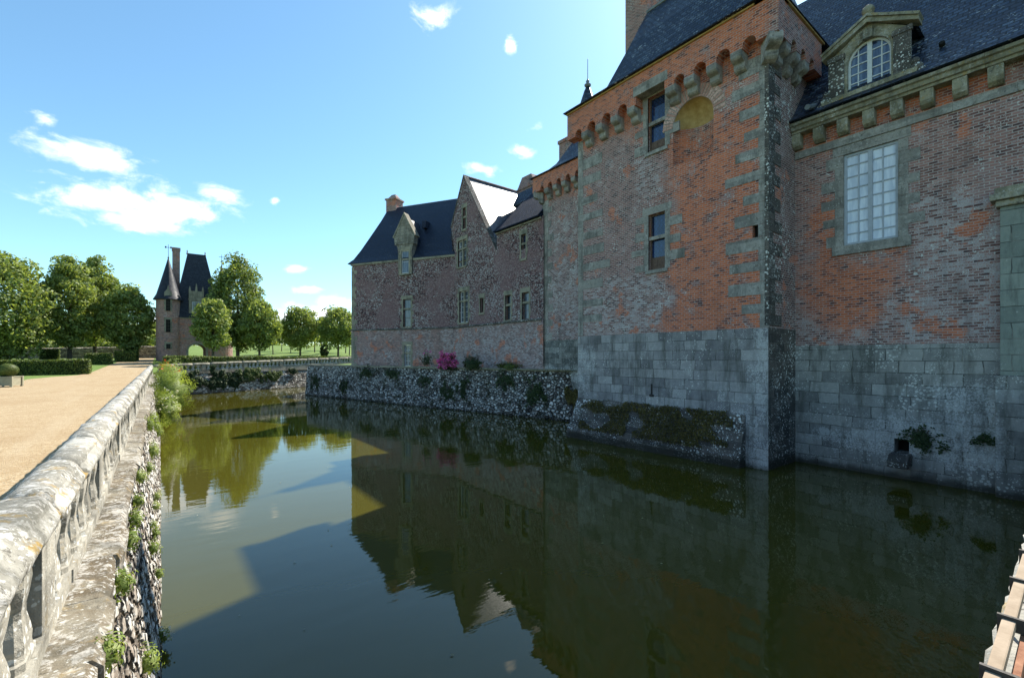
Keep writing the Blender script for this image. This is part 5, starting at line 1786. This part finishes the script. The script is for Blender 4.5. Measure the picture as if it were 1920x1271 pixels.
def tuft(name, c, rx, ry, rz, n, size, mat, label, cat='plant', seed=1, group=None, up=.6, petals=None, aspect=.35, stems=10):
    t = thing(name, c, label, cat, group)
    r = np.random.default_rng(seed)
    d = r.normal(size=(n, 3))
    d /= np.linalg.norm(d, axis=1, keepdims=True)
    k = r.uniform(.15, 1.0, n) ** .6
    # a few shoots push out further than the rest
    lob = 1 + .35 * np.sin(d[:, 0] * 5 + seed) * np.cos(d[:, 1] * 4 + seed * 2) + .2 * np.sin(d[:, 2] * 9)
    P = np.array(c) + d * (k * lob)[:, None] * np.array([rx, ry, rz])
    N = d * .6 + np.array([0, 0, up])
    leaf_quads('foliage', P, size, M[mat], t, N, seed=seed, jitter=1.0, aspect=aspect)
    if petals:
        pm, pn, ps, zmin = petals
        sel = P[(k > .72) & (d[:, 2] > zmin)]
        if len(sel) > pn:
            sel = sel[r.choice(len(sel), pn, replace=False)]
        sel = np.repeat(sel, 7, 0) + r.normal(size=(len(sel) * 7, 3)) * ps
        tag(leaf_quads('blossom', sel + (sel - np.array(c)) * .06, ps * 1.0, M[pm], t, seed=seed + 1, aspect=.8), kind='stuff')
    mb = MB()
    for i in range(stems):
        e = Vector(P[r.integers(0, n)])
        b = Vector(c) + Vector((0, 0, -rz * .6))
        mb.tube([b, b.lerp(e, .5) + Vector((0, 0, rz * .1)), e], [size * .14, size * .11, size * .05], 4)
    mb.build('stem', M['bark'], t)
    return t


# big bush hanging over the moat from the left wall
tuft('bush', (.40, 31.5, 1.75), 1.05, 2.2, 1.40, 11000, .05, 'bush', 'big feathery light green bush overhanging the water from the left moat wall', 'bush', 51, up=.3, stems=24)
tuft('bush', (.25, 27.6, 1.1), .55, 1.3, .8, 5000, .05, 'bush', 'smaller trailing bush with white flowers next to the big feathery one', 'bush', 52, petals=('white_petal', 60, .03, -.3), stems=10)
tuft('bush', (.55, 44, 2.2), .8, 2.4, .8, 5000, .09, 'bush', 'shrub with red flowers at the far left corner of the moat', 'bush', 53, petals=('red_petal', 16, .09, .3), stems=10)
WP = [(15.22, 1.91), (13.92, 1.41), (8.52, 1.95), (7.42, 1.87), (12.02, .76), (9.26, .98), (5.73, 1.92), (8.44, .9), (10.93, .85), (4.63, 1.94), (8.46, .49), (3.52, 1.97), (5.22, .95), (7.25, .15), (18.5, 1.7), (9.5, .78), (6.59, 1.87), (11.4, 1.5), (20.5, 1.2), (22, .8)]
for i, (yy, zz) in enumerate(WP):
    x = -.15 * zz + .06
    s_ = .075 + .06 * ((i * 37) % 5) / 5 if yy < 13 else .22
    fl_ = ('white_petal', 9, .016, -.2) if i in (4, 5, 8, 13) else None
    tuft('wall_weed', (x, yy, zz), s_ * .75, s_ * 1.2, s_, int(260 + s_ * 900), .020 if yy < 13 else .035, 'bush', 'tuft of bright green weed rooted in the near moat wall', 'weed', 60 + i, 'weeds growing in the near moat wall', petals=fl_, stems=5)
def creeper(name, F, u, z, ru, rz, n, size, mat, label, d=.14, seed=1, zlo=.1):
    """a ragged sheet of leaves hugging a wall: a spray of small clumps, thinning out downwards into trails"""
    c = F.p(u, d, z)
    t = thing(name, c, label, 'creeper')
    r = np.random.default_rng(seed)
    k = int(26 + 14 * ru)
    cu = u + r.normal(size=k) * ru * .45
    cz = z + r.normal(size=k) * rz * .48
    rad = r.uniform(.06, .26, k) * (.4 + .6 * min(1.4, ru))
    cu = cu + np.where(r.uniform(size=k) < .3, r.normal(size=k) * ru * .5, 0)
    for i in range(int(5 + 3 * ru)):      # trails
        j = r.integers(0, k)
        m = 6
        cu = np.concatenate([cu, cu[j] + np.cumsum(r.normal(size=m) * .08)])
        cz = np.concatenate([cz, cz[j] - np.arange(1, m + 1) * rz * .16])
        rad = np.concatenate([rad, np.linspace(.14, .05, m)])
    w = rad ** 1.6
    idx = r.choice(len(cu), n, p=w / w.sum())
    q = r.normal(size=(n, 3))
    q /= np.linalg.norm(q, axis=1, keepdims=True)
    q *= (r.uniform(.2, 1, n) ** .5 * rad[idx])[:, None]
    U, Z, D = cu[idx] + q[:, 0], cz[idx] + q[:, 1], d + np.abs(q[:, 2]) * .7
    Z = np.maximum(Z, zlo + r.uniform(0, .1, n))
    P = np.array([[F.o.x, F.o.y, 0]]) + U[:, None] * np.array([F.u]) + D[:, None] * np.array([F.n])
    P[:, 2] = Z
    N = np.tile(np.array([[F.n.x, F.n.y, .6]]), (n, 1))
    leaf_quads('foliage', P, size, M[mat], t, N, seed=seed, jitter=.7, aspect=.7)
    mb = MB()
    for i in range(8):
        a, b = F.p(u + r.normal() * ru * .3, d * .6, min(z + rz * .6, 2.8)), F.p(u + r.normal() * ru * .4, d * .8, max(zlo, z - rz * .5))
        mb.tube([a, a.lerp(b, .5) + F.n * .05, b], [.02, .015, .006], 4)
    mb.build('stem', M['bark'], t)
    return t


# creepers over the far wall and the terrace wall
CF_ = [(6.0, 1.35, 3.0, 1.15, 9000, 'broad dark mass of creeper spilling over the far moat wall down to the water', 'creeper'), (8.2, 1.75, 2.0, .75, 3500, 'paler leafy creeper top beside the dark mass on the far moat wall', 'hedge'), (2.4, 1.3, 1.8, 1.0, 4000, 'dark bramble in the left corner of the far moat wall', 'creeper'),
       (10.9, 1.6, 1.5, .7, 2600, 'small leafy creeper hanging right of centre on the far moat wall', 'hedge'), (13.6, 2.0, .9, .35, 1100, 'thin fringe of ivy at the top right of the far moat wall', 'creeper')]
for i, (u, z, ru, rz, n, lab, mt) in enumerate(CF_):
    creeper('creeper', FARF, u, z, ru * .8, rz * .8, int(n * 1.3), .085, mt, lab, .16, 90 + i)
CT = [(19.9, 2.4, 1.2, .5, 'ivy trailing from the terrace coping below the far wing'), (23.0, 1.15, .7, .8, 'dark fern clump low on the terrace wall below the far corner of the castle'), (27.9, 1.5, .8, .7, 'dark ivy near the far end of the terrace wall'), (16.4, 2.4, .9, .4, 'short ivy fringe on the terrace wall left of the pink flowers'),
      (10.3, 1.3, .6, .7, 'ivy patch on the terrace wall below the pink flowers'), (8.9, 1.6, .6, .9, 'tall ivy streak on the terrace wall right of the pink flowers'), (5.3, 2.3, .9, .6, 'ragged ivy under the coping at the right part of the terrace wall'), (3.0, 1.5, .9, 1.0, 'thick dark ivy beside the narrow tower foot'), (12.7, 1.9, .5, .4, 'small ivy tuft in the middle of the terrace wall')]
for i, (u, z, ru, rz, lab) in enumerate(CT):
    creeper('ivy', FT, u, z, ru * .8, rz * .8, int(1900 * ru * rz) + 300, .042, 'creeper', lab, .10 + .06 * (2.9 - z), 110 + i)
creeper('bramble', FS, 17.4, 1.35, 2.0, .75, 7500, .05, 'moss', 'dark brown bramble smothering the foot of the narrow tower', .12, 130)
creeper('wall_plant', FW, 2.95, 1.34, .34, .34, 650, .032, 'creeper', 'dark leafy plant growing beside the drain hole in the right wing', .06, 131)
creeper('wall_plant', FW, 1.72, 1.48, .12, .12, 180, .032, 'creeper', 'little plant tucked against the pilaster foot at far right', .06, 132)
tuft('flowering_shrub', (15.9, 27.6, 3.22), .5, 1.0, .58, 4200, .06, 'creeper', 'round shrub covered in pink flowers on the castle terrace', 'shrub', 133, petals=('pink', 260, .055, -.5))
tuft('shrub', (16.6, 25.6, 3.2), .5, .95, .5, 3000, .06, 'creeper', 'low dark green shrub right of the pink flowers', 'shrub', 134)
tuft('shrub', (17.5, 22.8, 3.05), .4, 1.1, .3, 1800, .06, 'hedge', 'flat spreading green shrub on the terrace near the narrow tower', 'shrub', 135)
tuft('shrub', (15.5, 30.0, 3.45), .3, .8, .6, 420, .07, 'creeper', 'thin leggy rose bush left of the pink flowers', 'shrub', 136, petals=('pink', 3, .05, .6), stems=26)
# moss on the battered plinth
r = np.random.default_rng(77)
n = 12000
u = r.uniform(7.4, 14.3, n)
f = r.uniform(0, 1, n)
keep = np.array([noise.noise((a * 1.1, b * 2.5, 3)) + .35 * math.sin((a - 7) * .45) > .05 + .25 * abs(b - .45) for a, b in zip(u, f)])
u, f = u[keep], f[keep]
k = .45 + .3 * (u - 7.05) / 7.7
dd = k * (.02 + .85 * f) + .05 + r.uniform(0, .07, len(u))
zz = 1.78 - 1.3 * f + r.uniform(-.03, .05, len(u))
ms = leaf_quads('moss', np.stack([15.5 - dd, u, zz], 1), .035, M['moss'], None, np.tile(np.array([[-.7, 0, .7]]), (len(u), 1)), seed=77)
tag(ms, 'brown and olive moss carpeting the sloping foot of the big tower', 'moss', kind='stuff')

n = 150
fx, fy = r.uniform(.3, 14, n), r.uniform(4, 45, n)
fl_ = leaf_quads('floating_leaves', np.stack([fx, fy, np.full(n, .012)], 1), .022, M['floater'], None, np.tile(np.array([[0, 0, 1.]]), (n, 1)), seed=78, jitter=.05)
tag(fl_, 'tiny pale leaves and petals floating on the moat water', 'leaves', kind='stuff')

scene.cycles.use_denoising = True
scene.cycles.max_bounces = 8
